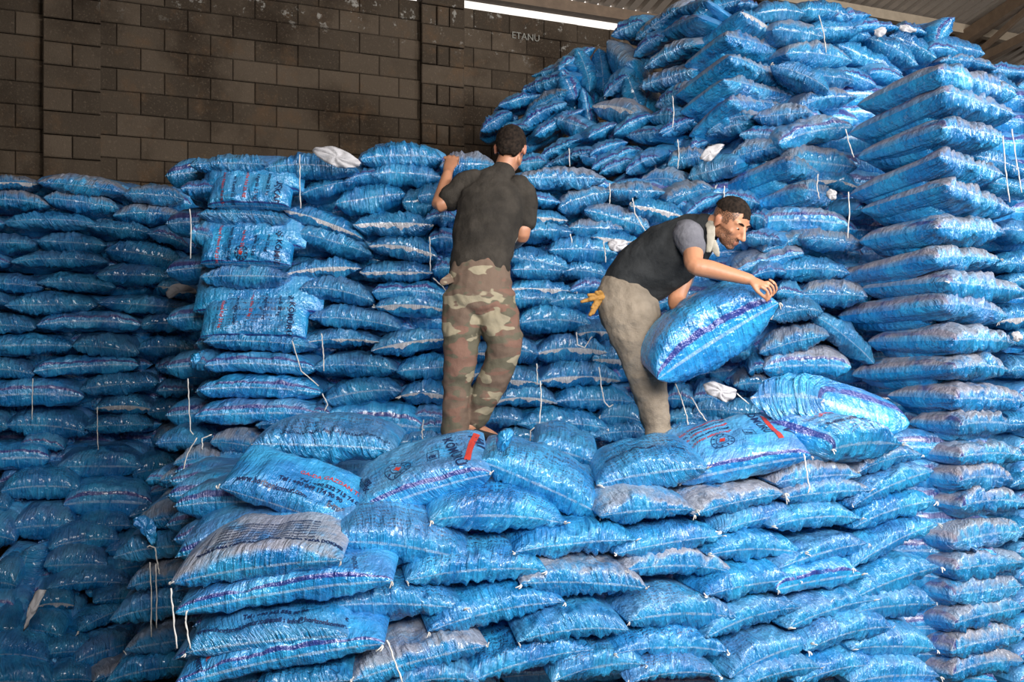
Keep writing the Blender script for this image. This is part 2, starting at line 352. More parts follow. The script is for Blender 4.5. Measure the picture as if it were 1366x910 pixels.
HEAP = [
 [('H6',210,60,420,0,90,''),('H6',300,130,640,-10,130,''),('H6',620,20,760,30,90,'w'),('H6',730,90,1070,80,160,''),('H6',1040,60,1400,110,160,''),('H7',110,100,350,90,110,'')],
 [('H5',1030,260,1330,40,110,'d'),('H5',1200,220,1450,100,120,'d'),('H6',850,190,1200,240,180,'d'),('H6',1120,190,1460,180,160,''),('H7',240,170,530,170,100,'w'),('H7',500,180,720,210,90,'w'),('H7',740,290,1110,350,170,''),('H7',900,110,790,310,150,'v')],
 [('H5',870,230,1090,140,140,''),('H5',1020,370,1220,240,120,''),('H6',940,350,1390,400,190,'d'),('H7',0,190,360,240,140,''),('H7',340,250,670,430,150,''),('H7',470,230,790,380,150,''),('H7',730,320,930,340,120,''),('H7',800,400,1190,450,110,'d'),('H7',1140,450,1420,480,120,'d')],
 [('H5',520,460,770,310,110,''),('H5',860,260,1020,400,200,'d'),('H5',1090,450,1430,290,120,'d'),('H6',840,430,1230,590,150,''),('H7',130,290,560,480,150,''),('H6',1100,500,1400,530,150,''),('H7',340,480,560,520,140,''),('H7',120,470,390,570,130,'')],
 [('H5',340,500,590,430,90,''),('H5',650,320,740,610,140,'v'),('H5',800,320,830,600,170,'v'),('H5',820,640,980,500,140,''),('H5',1060,570,1420,460,140,'d')],
 [('H5',270,600,580,500,110,''),('H5',550,460,640,660,150,'vd'),('H5',980,480,1080,750,160,'v'),('H5',1160,700,1430,570,130,'d'),('H6',70,710,260,590,130,'d')],
 [('H5',120,700,440,620,100,'d'),('H5',290,780,580,600,120,'d'),('H5',690,580,730,910,110,'v'),('H5',750,700,1030,740,180,'wd'),('H5',1120,780,1300,760,150,'')],
 [('H5',0,870,210,740,120,''),('H5',260,850,580,680,100,'d'),('H5',490,780,730,860,150,'w'),('H5',890,890,1160,760,120,'d'),('H5',1190,880,1430,790,110,'d'),('H6',110,900,380,800,100,'d')],
 [('H5',110,910,320,840,110,''),('H5',360,900,700,720,100,'d'),('H5',720,910,920,820,100,''),('H5',970,900,1210,870,110,''),('H6',410,880,710,760,130,'d'),('H6',720,780,1100,740,150,'d'),('H6',1020,710,1420,640,140,'d')],
 [('H3',140,190,340,170,140,''),('H3',280,160,560,20,100,'d'),('H3',560,130,720,170,110,'w'),('H3',630,130,890,40,100,''),('H8',0,110,160,50,110,'d'),('H8',200,140,490,60,140,''),('H8',430,140,680,150,150,''),('H8',690,200,1190,90,170,'db')],
 [('H3',320,210,660,100,90,'d'),('H3',640,220,940,90,110,'d'),('H3',870,250,1100,140,130,''),('H3',1150,190,1410,140,150,'d'),('H8',50,260,220,190,100,'d'),('H8',330,320,750,220,160,'d'),('H8',750,300,1220,360,230,'d')],
 [('H3',690,250,930,160,110,'d'),('H3',960,300,1260,300,150,'d'),('H3',1280,280,1500,230,140,'d'),('H8',80,430,400,340,170,''),('H8',900,460,1230,490,160,'w')],
 [('H3',1140,430,1410,330,150,'d'),('H8',-10,590,270,500,150,'d'),('H8',320,540,570,600,130,'d'),('H8',1210,640,1380,680,130,'d')],
 [('H3',1050,430,1300,470,110,''),('H8',60,690,340,540,110,'d'),('H8',490,690,620,730,140,''),('H8',560,720,1160,740,180,'db')],
 [('H8',420,820,700,840,130,'d'),('H8',580,920,970,800,130,'d'),('H8',850,830,1270,880,160,'d')],
 [('R4',70,110,560,-20,120,'bd'),('R4',210,140,450,110,120,''),('R4',370,100,870,110,170,'')],
 [('R4',-20,250,310,270,150,''),('R4',380,240,570,260,150,'d'),('R4',530,260,990,270,180,'d')],
 [('R4',340,420,690,370,170,''),('R4',650,400,1040,720,170,''),('R4',260,650,730,530,180,'d')],
 [('R4',190,780,330,750,130,'d'),('R4',290,750,880,740,200,'bd'),('R4',90,860,450,850,150,'d'),('R4',-60,640,200,650,150,'')],
]
SIDE = [
 [('H7',1080,520,1330,600,150,'')], [('R1',1040,180,1420,300,160,'')], [('R1',1080,360,1450,430,140,'')],
 [('R1',1210,670,1550,710,160,'')], [('R2',1180,60,1600,70,150,'')], [('R2',1240,180,1600,170,120,'')],
 [('R2',1180,440,1600,450,170,'w')], [('R2',1270,580,1600,590,120,'')], [('R2',1250,770,1600,790,150,'')],
 [('R3',1240,330,1600,330,170,'')], [('R3',1270,740,1600,740,130,'')], [('S1',1250,250,1600,250,140,'')],
]
# corner sacks: (crop, left tip, corner, right tip, height, flags)
HCORN = [('H6',240,370,640,70,900,240,130,'w'),('H6',260,430,540,225,960,340,140,'d'),('H6',200,630,565,360,945,540,140,'d'),
         ('H6',230,740,525,520,1000,640,140,'d'),('H6',290,900,560,660,910,690,120,'d'),('H8',340,480,760,310,900,400,170,'d'),('H8',510,610,870,500,1010,560,150,'d')]
RCORN = [('H7',250,690,790,450,1320,620,190,'d'),('H7',200,880,830,600,1320,760,180,'d'),('R1',250,190,820,-10,1240,70,190,'d'),
         ('R1',200,440,800,180,1240,310,180,'d'),('R1',270,540,840,370,1310,550,180,'d'),('R1',260,750,780,660,1240,690,200,'d'),
         ('R2',100,150,770,10,1200,20,180,'d'),('R2',280,215,850,165,1400,240,190,'d'),('R2',120,400,830,320,1260,400,200,'d'),
         ('R2',320,570,890,560,1300,580,200,'d'),('R2',210,790,890,750,1270,760,180,'d'),('R3',450,130,900,150,1400,170,190,'d'),
         ('R3',590,310,930,330,1270,320,180,'d'),('R3',560,500,930,540,1400,540,160,'d'),('R3',600,660,930,700,1300,690,180,'d'),
         ('R3',640,820,945,870,1400,850,160,'d'),('S1',640,260,890,310,1365,240,180,'d'),('S1',640,430,900,490,1400,440,180,'d'),
         ('S1',600,610,880,660,1365,600,170,'d'),('S1',610,800,890,850,1365,740,180,'d'),('S1',560,980,880,1030,1365,930,180,'d'),
         ('S1',560,1140,880,1190,1365,1100,180,'d')]
FRONT = [
 [('N7',270,210,850,160,200,'d'),('N7',820,140,1250,20,160,'d')],
 [('N3',465,360,1380,380,270,'p'),('N5',300,430,945,390,210,'d'),('N5',920,420,1530,280,190,'d'),('N7',330,310,910,260,180,'d'),('N7',780,370,1330,130,200,'')],
 [('N1',1110,600,2060,740,300,'p'),('N5',-270,670,550,590,220,''),('N5',405,680,1120,560,210,''),('N7',-100,530,440,410,190,''),('N7',240,500,850,450,190,''),('N7',790,510,1340,330,200,'')],
 [('N3',305,760,1250,690,250,'p'),('N6',-230,240,620,270,240,'d'),('N6',460,160,1200,170,210,'d'),('N7',-180,690,470,680,200,''),('N7',290,780,890,610,190,''),('N7',770,780,1350,480,170,'')],
 [('N4',-230,390,710,410,240,'p'),('N4',450,560,1370,360,240,''),('N6',490,490,1210,470,260,'p'),('N8',-190,320,450,220,210,''),('N8',280,280,850,180,200,'b'),('N8',810,330,1370,130,220,'')],
 [('N4',-260,640,140,650,170,''),('N4',1050,630,1800,550,210,''),('N6',390,710,1170,700,200,'p'),('N8',-190,600,450,400,200,''),('N8',350,540,930,350,200,''),('N8',810,430,1350,380,230,'')],
 [('N4',-60,890,860,650,240,'d'),('N6',-20,900,620,780,200,'p'),('N8',-30,870,510,640,240,''),('N8',480,690,1060,530,220,''),('N8',780,680,1350,680,250,'')],
 [('N4',720,900,1560,680,220,'p'),('N6',490,910,1120,860,170,'p'),('N8',-10,960,580,800,190,''),('N8',420,910,1000,790,200,''),('N8',780,900,1370,860,240,'')],
 [('N4',200,960,800,900,170,''),('N8',900,1060,1500,1020,220,'')],
]
# ------------------------------------------------------------------ sacks
rnd = random.Random(5)
INTER = []          # low detail second layer
SACKS = {}; SIZE = {}
def make_sack(O, A, Bv, T, kind, flags, pxlen, name='coal_sack', inter=True, print_=None, ga=1.0):
    global seed_n
    seed_n += 1
    S = Sack(O, A, Bv, T, kind, seed_n); S.ga = ga
    nu = int(max(28, min(110, pxlen*.55))); nv = int(max(9, min(18, nu*.28)))
    org = np.array(O)+(np.array(A)+np.array(Bv))/2
    me = S.mesh(name, nu, nv, org); me.materials.append(FILM)
    o = obj(name, me, None, None, Vector(org))
    dust = rnd.uniform(.05, .28)
    if 'd' in flags: dust = rnd.uniform(.75, 1.0)
    pr = 1.0 if 'p' in flags else (0.0 if rnd.random() < .72 else .6)
    o.color = (dust, pr if print_ is None else print_, 1.0 if 'w' in flags else 0.0, {'A': 0, 'B': .5, 'C': 1}[kind])
    o['print_lines'] = pr > 0.5
    if inter:
        if kind == 'C': S2 = Sack(np.array(O)+np.array(Bv)*.25+np.array(A)*.1-np.array([0, 0, .03]), np.array(A)*.85, np.array(Bv)*.7, T*1.2, 'B', seed_n)
        else: S2 = Sack(np.array(O)+np.array(Bv)*.62-np.array([0, 0, .02])-np.array(A)*.12, np.array(A)*1.24, Bv, T*1.15, 'B', seed_n)
        INTER.append(S2.mesh('x', 10, 5, np.zeros(3)))
    o['_s'] = seed_n; SACKS[seed_n] = S; SIZE[o.name] = pxlen*T*1250/org[1]
    return o
seed_n = 0

def place_plain(zone, e, dD=0.0, pitch=0.0, Wd=None, Tm=None):
    crop, x1, y1, x2, y2, h, fl = e
    ox, oy = OFF[crop]
    x1, x2, y1, y2, h = ox+x1/5, ox+x2/5, oy+y1/5, oy+y2/5, h/5
    return place_px(zone, x1, y1, x2, y2, h, fl, dD, pitch, Wd, Tm)
def place_px(zone, x1, y1, x2, y2, h, fl, dD=0.0, pitch=0.0, Wd=None, Tm=None, **kw):
    d1, d2 = DEP[zone](x1, y1)+dD, DEP[zone](x2, y2)+dD
    if 'v' in fl: d2 = d1
    Pa, Pb = at(x1, y1, d1), at(x2, y2, d2)
    A = Pb-Pa; Dm = (d1+d2)/2
    T = h*Dm/F*1.06 if Tm is None else Tm
    w = Wd or rnd.uniform(.38, .46)
    Y = Vector((-Pa.x*.04, 1, 0)).normalized(); B = (Y-A.normalized()*Y.dot(A.normalized())).normalized()
    if 'P' in fl:
        pitch = math.radians(62); w = h*Dm/F*1.05; T = .15
    if pitch == 0: pitch = math.radians(rnd.uniform(0, 7)+(4 if zone in 'FH' else 0))
    An = A.normalized(); Nn = An.cross(B)
    if Nn.z < 0: Nn = -Nn
    B = B*math.cos(pitch)+Nn*math.sin(pitch)
    if 'P' in fl: Pa = Pa-Nn*.0-Vector((0, 0, h*Dm/F*.5))
    kind = 'B' if ('b' in fl or 'P' in fl) else 'A'
    return make_sack(Pa, A, B*w, T, kind, fl, math.hypot(x2-x1, y2-y1), **kw)
def solve_t(C, d, px):
    k = (px-CX)/F   # (C.x+t dx) = k (C.y + t dy)
    den = d.x-k*d.y
    return (k*C.y-C.x)/den if abs(den) > 1e-4 else .6
def place_corner(zone, xl, yl, xc, yc, xr, yr, h, fl, Dc, ldir, rdir, crinkle='right'):
    C = at(xc, yc, Dc)
    ld, rd = Vector((*ldir, 0)).normalized(), Vector((*rdir, 0)).normalized()
    tl = max(.3, min(.95, solve_t(C, ld, xl))); tr = max(.3, min(.8, solve_t(C, rd, xr)))
    Lp = C+ld*tl; Rp = C+rd*tr
    Lp.z = EYE-(yl-CY)*Lp.y/F; Rp.z = EYE-(yr-CY)*Rp.y/F
    T = h/5*Dc/F*1.08
    if crinkle == 'right': return make_sack(C, Rp-C, Lp-C, T, 'C', fl, 130)
    return make_sack(C, Lp-C, Rp-C, T, 'C', fl, 190)

ZN = dict(D=('shaded pile by the block wall', 'sacks in the shaded pile by the block wall'),
          T=('squared stack at left of men', 'sacks in the squared stack left of the men'),
          M=('wall of sacks behind the men', 'sacks in the wall behind the men'),
          H=('heap rising to the roof', 'sacks in the heap rising to the roof'),
          R=('side of the right corner stack', 'sacks on the side of the right corner stack'),
          F=('front pile at the bottom', 'sacks in the front pile'))
def lab(o, zone, fl, i, n, r, nr, kindword=None):
    ad = 'dusty blue' if 'd' in fl else ('printed blue' if 'p' in fl or 'P' in fl else ('white-edged blue' if 'w' in fl else ('striped blue' if 'b' in fl else 'shiny blue')))
    if zone == 'D' and 'd' not in fl: ad = ad.replace('shiny', 'dark')
    pos = ('leftmost' if i == 0 else 'rightmost' if i == n-1 else ORD[i+1]+' from left') if n > 1 else 'only one'
    course = 'top course' if r == 0 else ('bottom course' if r == nr-1 else ORD[r+1]+' course down')
    tag(o, f'{ad} sack, {pos} in {course}, {ZN[zone][0]}', 'sack', ZN[zone][1])

def do_rows(zone, rows, dDs=None):
    for r, row in enumerate(rows):
        row = sorted(row, key=lambda e: OFF[e[0]][0]+(e[1]+e[3])/10)
        for i, e in enumerate(row):
            jit = rnd.uniform(-.04, .04) if zone in 'HD' else rnd.uniform(-.025, .025)
            o = place_plain(zone, e, jit)
            lab(o, zone, e[6], i, len(row), r, len(rows))
do_rows('D', DARK); do_rows('T', TOWER); do_rows('M', MEN); do_rows('H', HEAP); do_rows('F', FRONT)
for r, row in enumerate(SIDE):
    o = place_plain('R', row[0]); tag(o, f'blue sack with gathered end at right frame edge, {ORD[r+1]} down that side', 'sack', ZN['R'][1])
for r, e in enumerate(HCORN):
    ox, oy = OFF[e[0]]; p = [ox+e[1]/5, oy+e[2]/5, ox+e[3]/5, oy+e[4]/5, ox+e[5]/5, oy+e[6]/5]
    o = place_corner('H', *p, e[7], e[8], depth_heap(p[2], p[3])-.12, (-.5, .85), (.8, .55))
    tag(o, f'{"white-edged" if e[8] == "w" else "dusty"} sack bent over the heap corner, {ORD[r+1]} from the top of that corner', 'sack', 'corner sacks of the heap')
for r, e in enumerate(RCORN):
    ox, oy = OFF[e[0]]; p = [ox+e[1]/5, oy+e[2]/5, ox+e[3]/5, oy+e[4]/5, ox+e[5]/5, oy+e[6]/5]
    o = place_corner('R', *p, e[7], e[8], 4.98, (-.42, .9), (.92, .4))
    tag(o, f'dusty sack with gathered end on the right stack corner, {ORD[r+1]} from the top', 'sack', 'corner sacks of the right stack')

# ---- big loose sacks on top of the front pile
def R(d): return math.radians(d)
def top_sack(label, x1, y1, x2, y2, T, Wd, pitch, fl, D, name='coal_sack', dz=0, d2=None, kind=None, yaw=0, inter=True, ga=1.0):
    Pa, Pb = at(x1, y1, D), at(x2, y2, d2 or D)
    A = Pb-Pa; Y = Vector((0, 1, 0)); An = A.normalized(); B = (Y-An*Y.dot(An)).normalized()
    Nn = An.cross(B)
    if Nn.z < 0: Nn = -Nn
    B = B*math.cos(R(pitch))+Nn*math.sin(R(pitch))+An*yaw
    o = make_sack(Pa, A, B.normalized()*Wd, T, kind or ('B' if 'b' in fl else 'A'), fl, math.hypot(x2-x1, y2-y1), name, inter, None, ga)
    tag(o, label, 'sack', 'big loose sacks on the front pile'); return o
TOPS = {}
TOPS['lens'] = top_sack('plump shiny sack lying above the web address sack, below the left stack', 335, 590, 528, 598, .22, .45, 6, 'p', 4.55, inter=False)
TOPS['web'] = top_sack('pale blue sack with printed web address, slanting down to the right', 292, 648, 482, 712, .16, .34, 28, '', 4.05, inter=False, ga=.15)
TOPS['table'] = top_sack('large sack with printed table, at left end of front pile', 226, 776, 456, 745, .19, .50, 12, 'd', 3.72, ga=.4)
TOPS['band'] = top_sack('long sack with purple band under the table-printed sack', 232, 816, 524, 772, .15, .45, 10, 'b', 3.74)
TOPS['mail'] = top_sack('sack printed with web and e-mail address at lower left', 246, 868, 464, 846, .15, .45, 14, '', 3.72, ga=.5, kind='B')
TOPS['mail'].color = (.15, 0, 0, 0)
TOPS['low'] = top_sack('purple-banded sack at bottom left corner of front pile', 232, 912, 512, 856, .15, .45, 10, 'b', 3.72)
TOPS['low2'] = top_sack('small visible sack below the purple-banded one at frame bottom', 335, 925, 470, 905, .13, .45, 8, 'p', 3.75)
TOPS['emblem'] = top_sack('sack with round emblem and orange bar at the camouflage man\'s feet', 468, 692, 655, 630, .17, .42, 21, 'b', 4.15, inter=False, ga=.2)
TOPS['slant'] = top_sack('crinkled sack slanting right, directly right of the emblem sack', 640, 612, 803, 684, .22, .40, 11, 'p', 4.2, inter=False)
TOPS['behind'] = top_sack('printed sack between slanting sack and khaki man\'s feet', 712, 592, 800, 618, .16, .42, 9, 'p', 4.6, inter=False)
TOPS['seam'] = top_sack('sack with white seam in front of the khaki man', 795, 645, 945, 622, .19, .45, 9, 'p', 4.28, inter=False)
TOPS['emblem2'] = top_sack('broad printed sack with emblem and red bar, right of the khaki man\'s feet', 905, 640, 1082, 606, .19, .46, 19, 'b', 4.4, inter=False, ga=.2)
TOPS['bend'] = place_corner('F', 1000, 530, 1098, 530, 1214, 562, 370, '', 4.62, (-.99, .14), (.93, .37), 'left')
tag(TOPS['bend'], 'large shiny sack with dark stripe leaning against the right stack', 'sack', 'big loose sacks on the front pile')
TOPS['under'] = place_corner('F', 1010, 572, 1108, 598, 1204, 592, 270, 'p', 4.52, (-.9, .43), (.98, .2))
tag(TOPS['under'], 'printed sack with white corner knot under the dark-striped one', 'sack', 'big loose sacks on the front pile')
held = top_sack('plump sack held and swung by the man in the dark vest', 876, 504, 1038, 402, .36, .36, 20, '', 4.55, inter=False, ga=.6, kind='A')
held.color = (.1, .6, 0, .5)
held['group'] = 'held sack'

for k, (x1, y1, x2, y2, h) in enumerate(((178, 700, 268, 690, 36), (150, 742, 262, 728, 40), (168, 782, 258, 770, 38), (145, 826, 256, 808, 40), (165, 866, 262, 850, 38), (140, 908, 262, 888, 40))):
    o = place_px('G', x1, y1, x2, y2, h, '' if k % 2 else 'd')
    tag(o, f'crumpled sack in the dark gap left of front pile, {ORD[k+1]} from top', 'sack', 'sacks in the gap left of the front pile')

# ---- the packed sacks behind the faces, nobody can count them
me0 = INTER
co, qs, uvs, base = [], [], [], 0
for me in me0:
    n_ = len(me.vertices); a = np.empty(n_*3, np.float32); me.vertices.foreach_get('co', a); co.append(a.reshape(-1, 3))
    q = np.empty(len(me.loops), np.int32); me.loops.foreach_get('vertex_index', q); qs.append(q.reshape(-1, 4)+base); base += n_
    b = np.empty(len(me.loops)*2, np.float32); me.uv_layers[0].data.foreach_get('uv', b); uvs.append(b.reshape(-1, 2))
    bpy.data.meshes.remove(me)
# support layers under the walking surface and the body of the piles
rr = np.random.RandomState(3)
def fill(P0, A, B, T):
    global base
    S = Sack(P0, A, B, T, 'B', rr.randint(9999)); me = S.mesh('x', 14, 6, np.zeros(3)); n_ = len(me.vertices)
    a = np.empty(n_*3, np.float32); me.vertices.foreach_get('co', a); co.append(a.reshape(-1, 3))
    q = np.empty(len(me.loops), np.int32); me.loops.foreach_get('vertex_index', q); qs.append(q.reshape(-1, 4)+base); base += n_
    b = np.empty(len(me.loops)*2, np.float32); me.uv_layers[0].data.foreach_get('uv', b); uvs.append(b.reshape(-1, 2))
    bpy.data.meshes.remove(me)
for kz, z in enumerate((1.45, 1.30)):
    for D in np.arange(4.25, 5.75, .40):
        for X in np.arange(-1.45*D/4, 2.3, .62):
            if D < depth_front(min(1240, CX+(X+.62)*F/D), 700)+.25: continue
            fill((X+rr.uniform(-.05, .05), D, z+rr.uniform(-.015, .015)), (.62, rr.uniform(-.05, .05), 0), (0, .42, .01), .17)
for z in np.arange(.12, 1.25, .15):           # stack below and beyond the frame
    for X in np.arange(-1.3, 1.9, .62):
        D = 4.1
        for _ in range(4): D = depth_front(CX+(X+.6)*F/D, 700)+.42
        fill((X, D, z), (.62, .05, 0), (0, .42, 0), .17)
    for D in np.arange(3.9, 5.6, .42): fill((-1.28*D/3.9-.05, D, z), (.6, 0, 0), (0, .42, 0), .17)
for z in np.arange(.1, 2.1, .15):             # back body of the left stack and of the right stack's hidden side
    fill((2.9, 5.35, z), (.6, .25, 0), (-.2, .42, 0), .17); fill((3.4, 5.5, z), (.6, .25, 0), (-.2, .42, 0), .17)
# backing layer behind each face
for zone, xs, ys in (('M', range(380, 1120, 95), range(250, 600, 34)), ('H', range(690, 1250, 85), range(120, 420, 30)), ('D', range(-30, 260, 85), range(255, 700, 30)), ('T', range(265, 400, 90), range(225, 600, 32))):
    for yi, y in enumerate(ys):
        for x in xs:
            x_ = x+(yi % 2)*40
            if zone == 'H' and (y < 330-.55*(x_-640) or x_ < 700): continue
            D = DEP[zone](x_, y)+.34; fill(at(x_-45, y+8, D), (.6, 0, 0), (0, .42, .02), .2)
# beyond about 300 sacks the smallest in view are joined in as well
big = sorted([n_ for n_ in SIZE], key=lambda n_: -SIZE[n_])
for n_ in big[306:]:
    o = bpy.data.objects[n_]; me = o.data; k = len(me.vertices); a = np.empty(k*3, np.float32); me.vertices.foreach_get('co', a)
    co.append(a.reshape(-1, 3)+np.array(o.location, np.float32))
    q = np.empty(len(me.loops), np.int32); me.loops.foreach_get('vertex_index', q); qs.append(q.reshape(-1, 4)+base); base += k
    b = np.empty(len(me.loops)*2, np.float32); me.uv_layers[0].data.foreach_get('uv', b); uvs.append(b.reshape(-1, 2))
    bpy.data.objects.remove(o); bpy.data.meshes.remove(me)
for y in range(600, 940, 34):
    for x in (1150, 1215): fill(at(x-30, y, 5.15), (.6, 0, 0), (0, .42, 0), .2)
for y in range(150, 640, 30):
    for x in range(1090, 1230, 60):
        D = 6.0+.25*(y < 250); fill(at(x-30, y, D), (.6, 0, 0), (0, .42, .02), .2)
    for x in range(1290, 1480, 60):
        if y > 110: D = 5.75+.5*(y < 250); fill(at(x-30, y-20, D), (.55, .2, 0), (0, .42, .02), .2)
me = mesh_np('packed_sacks', np.concatenate(co), np.concatenate(qs), np.concatenate(uvs)); me.materials.append(FILM)
pk = obj('packed_sacks', me); pk.color = (.25, .0, 0, .5)
tag(pk, 'further blue sacks packed tight behind the faces of the piles', 'sacks', None, 'stuff')

# ---- writing and marks, draped on a sack's upper sheet
def surf_pt(S, u, tv, off=.003):
    """u in -1..1, tv in 0..1 = angle share from front seam (0) over the top (0.25) to the back (0.5)"""
    th = np.array(tv)*2*math.pi
    e = 1e-3
    P = S.surf(np.array(u), th); Pu = S.surf(np.array(u)+e, th); Pv = S.surf(np.array(u), th+e)
    n_ = np.cross(Pu-P, Pv-P); n_ /= (np.linalg.norm(n_, axis=-1, keepdims=True)+1e-9)
    s = np.sign((n_*S.Nn).sum(-1, keepdims=True)); s[s == 0] = 1
    return P+n_*s*off
def drape(o, vs2, faces, m, name, mp):
    """vs2: 2D points in metres; mp(x,y)->(u,tv)"""
    S = SACKS[o['_s']]; vs2 = np.array(vs2)
    u, tv = mp(vs2[:, 0], vs2[:, 1])
    ths = np.linspace(0, math.pi, 200); Q = S.surf(np.zeros(200), ths); dl = np.append(0, np.cumsum(np.linalg.norm(np.diff(Q, axis=0), axis=1)))
    tv = np.interp(tv*2*dl[-1], dl, ths)/(2*math.pi)
    P = surf_pt(S, np.clip(u, -.98, .98), np.clip(tv, .005, .495))
    me = pymesh(name, P-np.array(o.location), faces); me.materials.append(m)
    return obj(name, me, None, o)
def text2d(s, size, bold=False, shear=0):
    cu = bpy.data.curves.new('t', 'FONT'); cu.body = s; cu.size = size; cu.resolution_u = 2; cu.offset = .0012 if bold else .0004; cu.shear = shear
    to = bpy.data.objects.new('t', cu); COL.objects.link(to)
    dg = bpy.context.evaluated_depsgraph_get(); me = to.evaluated_get(dg).to_mesh()
    import bmesh
    bm = bmesh.new(); bm.from_mesh(me); to.evaluated_get(dg).to_mesh_clear()
    bmesh.ops.triangulate(bm, faces=bm.faces)
    for it in range(2):
        ed = [e for e in bm.edges if e.calc_length() > .02]
        if ed: bmesh.ops.subdivide_edges(bm, edges=ed, cuts=1)
        bmesh.ops.triangulate(bm, faces=bm.faces)
    bm.verts.index_update()
    vs = [(v.co.x, v.co.y) for v in bm.verts]; fs = [tuple(v.index for v in f.verts) for f in bm.faces]; bm.free()
    bpy.data.objects.remove(to); bpy.data.curves.remove(cu)
    return vs, fs
def write(o, s, size, u0, tv0, m=INK, rot=0, bold=False, name='lettering', flip=False):
    """baseline starts at (u0,tv0); rot degrees on the sheet"""
    S = SACKS[o['_s']]; L, Wd = np.linalg.norm(S.A), np.linalg.norm(S.B)
    if '  ' in s:
        i_ = s.index('  '); write(o, s[:i_], size, u0, tv0, m, rot, bold, name)
        return write(o, s[i_:].strip(), size, u0+(i_+2)*size*.60*2/L, tv0, m, rot, bold, name)
    vs, fs = text2d(s, size, bold); c, sn = math.cos(R(rot)), math.sin(R(rot))
    per = Wd*1.12      # length of the sheet front to back
    def mp(x, y):
        X, Y = x*c-y*sn, x*sn+y*c
        t = (tv0*2)+Y/per
        return u0+X*2/L, t*.5
    return drape(o, vs, fs, m, name, mp)
def shape(o, vs, fs, u0, tv0, m, name):
    S = SACKS[o['_s']]; L, Wd = np.linalg.norm(S.A), np.linalg.norm(S.B); per = Wd*1.12
    return drape(o, vs, fs, m, name, lambda x, y: (u0+x*2/L, tv0+y/per*.5))
def ring(r, w, n=32):
    vs = []; fs = []
    for i in range(n):
        a = 2*math.pi*i/n; vs += [(r*math.cos(a), r*math.sin(a)), ((r-w)*math.cos(a), (r-w)*math.sin(a))]
    for i in range(n): j = (i+1) % n; fs.append((2*i, 2*j, 2*j+1, 2*i+1))
    return vs, fs
def disc(pts):
    vs = [(0, 0)]+pts; n = len(pts); return vs, [(0, 1+i, 1+(i+1) % n) for i in range(n)]
def grid(w, h, nx=12, ny=3):
    vs = [(w*i/nx, h*j/ny) for j in range(ny+1) for i in range(nx+1)]
    fs = [(j*(nx+1)+i, j*(nx+1)+i+1, (j+1)*(nx+1)+i+1, (j+1)*(nx+1)+i) for j in range(ny) for i in range(nx)]
    return vs, fs
def emblem(o, u0, tv0, r=.055):
    a = shape(o, *ring(r, .004), u0, tv0, INK, 'emblem_ring')
    shape(o, *ring(r*.55, .003, 20), u0, tv0, INK, 'emblem_ring')
    shape(o, *disc([(r*.34*math.cos(t*.7)*(1.0 if t % 2 else .6), r*.34*math.sin(t*.7)*(1.0 if t % 2 else .6)) for t in range(9)]), u0, tv0, RED, 'emblem_centre')
    for k in range(10):
        t = 2*math.pi*k/10; vs, fs = grid(.007, .012, 1, 1)
        vs = [(r*.78*math.cos(t)+(x-.0035)*math.sin(t)+(y-.006)*math.cos(t), r*.78*math.sin(t)-(x-.0035)*math.cos(t)+(y-.006)*math.sin(t)) for x, y in vs]
        shape(o, vs, fs, u0, tv0, INK, 'emblem_letter')
def symbol(o, u0, tv0, s=.028):
    vs, fs = grid(s*2, s*2, 4, 4); w = .003
    for a, b, c, d in ((0, 0, s*2, w), (0, s*2-w, s*2, w), (0, 0, w, s*2), (s*2-w, 0, w, s*2)):
        g, f = grid(c, d, 4, 1); g = [(x+a, y+b) for x, y in g]; shape(o, g, f, u0, tv0, INK, 'quality_mark')
    write(o, 'TSE', s*.8, u0+.02, tv0+.012, bold=True)

T_ = TOPS
write(T_['web'], 'www.horizonkomur.com   E-mail : info@horizonkomur.com', .031, -.82, .090, bold=True)
write(T_['web'], 'Tel : +90 532 715 74 00', .030, -.05, .190, bold=True)
write(T_['web'], 'Tel : +90 049 174 90 90   GA-DACIM', .030, -.30, .142, bold=True)
write(T_['web'], 'GA-DA GAZDAN TEMIZ', .032, -.1, .255, RED)
write(T_['mail'], 'www.horizonkomur.com', .030, -.84, .066, bold=True)
write(T_['mail'], 'E-mail : info@horizonkomur.com', .027, .0, .066, bold=True)
write(T_['mail'], 'Tel : +90 342 555 00 00    GA-DACIM', .027, -.3, .108, bold=True)
write(T_['table'], 'TORBALAMA TARIHI AMBALAJDAN TORBA YADA DOKMELER', .0225, -.72, .105, bold=True)
for k in range(7): write(T_['table'], 'Ambalaj nem kalori kul orani ve kukurt miktari belgelidir satis', .0165, -.52, .130+k*.021)
for g in ((0, 0, .004, .15), (0, 0, .04, .004)):
    v_, f_ = grid(g[2], g[3], 2, 8); shape(T_['table'], [(x+g[0], y+g[1]) for x, y in v_], f_, -.62, .125, INK, 'table_rule')
write(T_['band'], 'CEV', .034, .12, .20, RED, rot=160, bold=True); write(T_['band'], 'KONTROL', .022, .62, .16, rot=-80)
v_, f_ = ring(.05, .004); shape(T_['band'], v_, f_, .18, .235, INK, 'emblem_ring')
v_, f_ = ring(.05, .003); shape(T_['low'], v_, f_, -.15, .2, INK, 'emblem_ring')
write(T_['low'], 'TARTILMISTIR', .028, -.86, .20, rot=-75, bold=True); write(T_['low'], 'KONTROL', .026, -.76, .2, RED, rot=-75, bold=True)
write(T_['lens'], 'HORIZON KOMURU AMBALAJ YAKILMASI KONTROLU', .022, -.62, .06)
E1 = T_['emblem']
emblem(E1, -.22, .17, .062); symbol(E1, .20, .17)
write(E1, u'KÖMÜRÜ', .06, .44, .33, rot=-78, bold=True)
v_, f_ = grid(.026, .26, 2, 12); shape(E1, [(x+y*.22, y) for x, y in v_], f_, .70, .10, RED, 'red_bar')
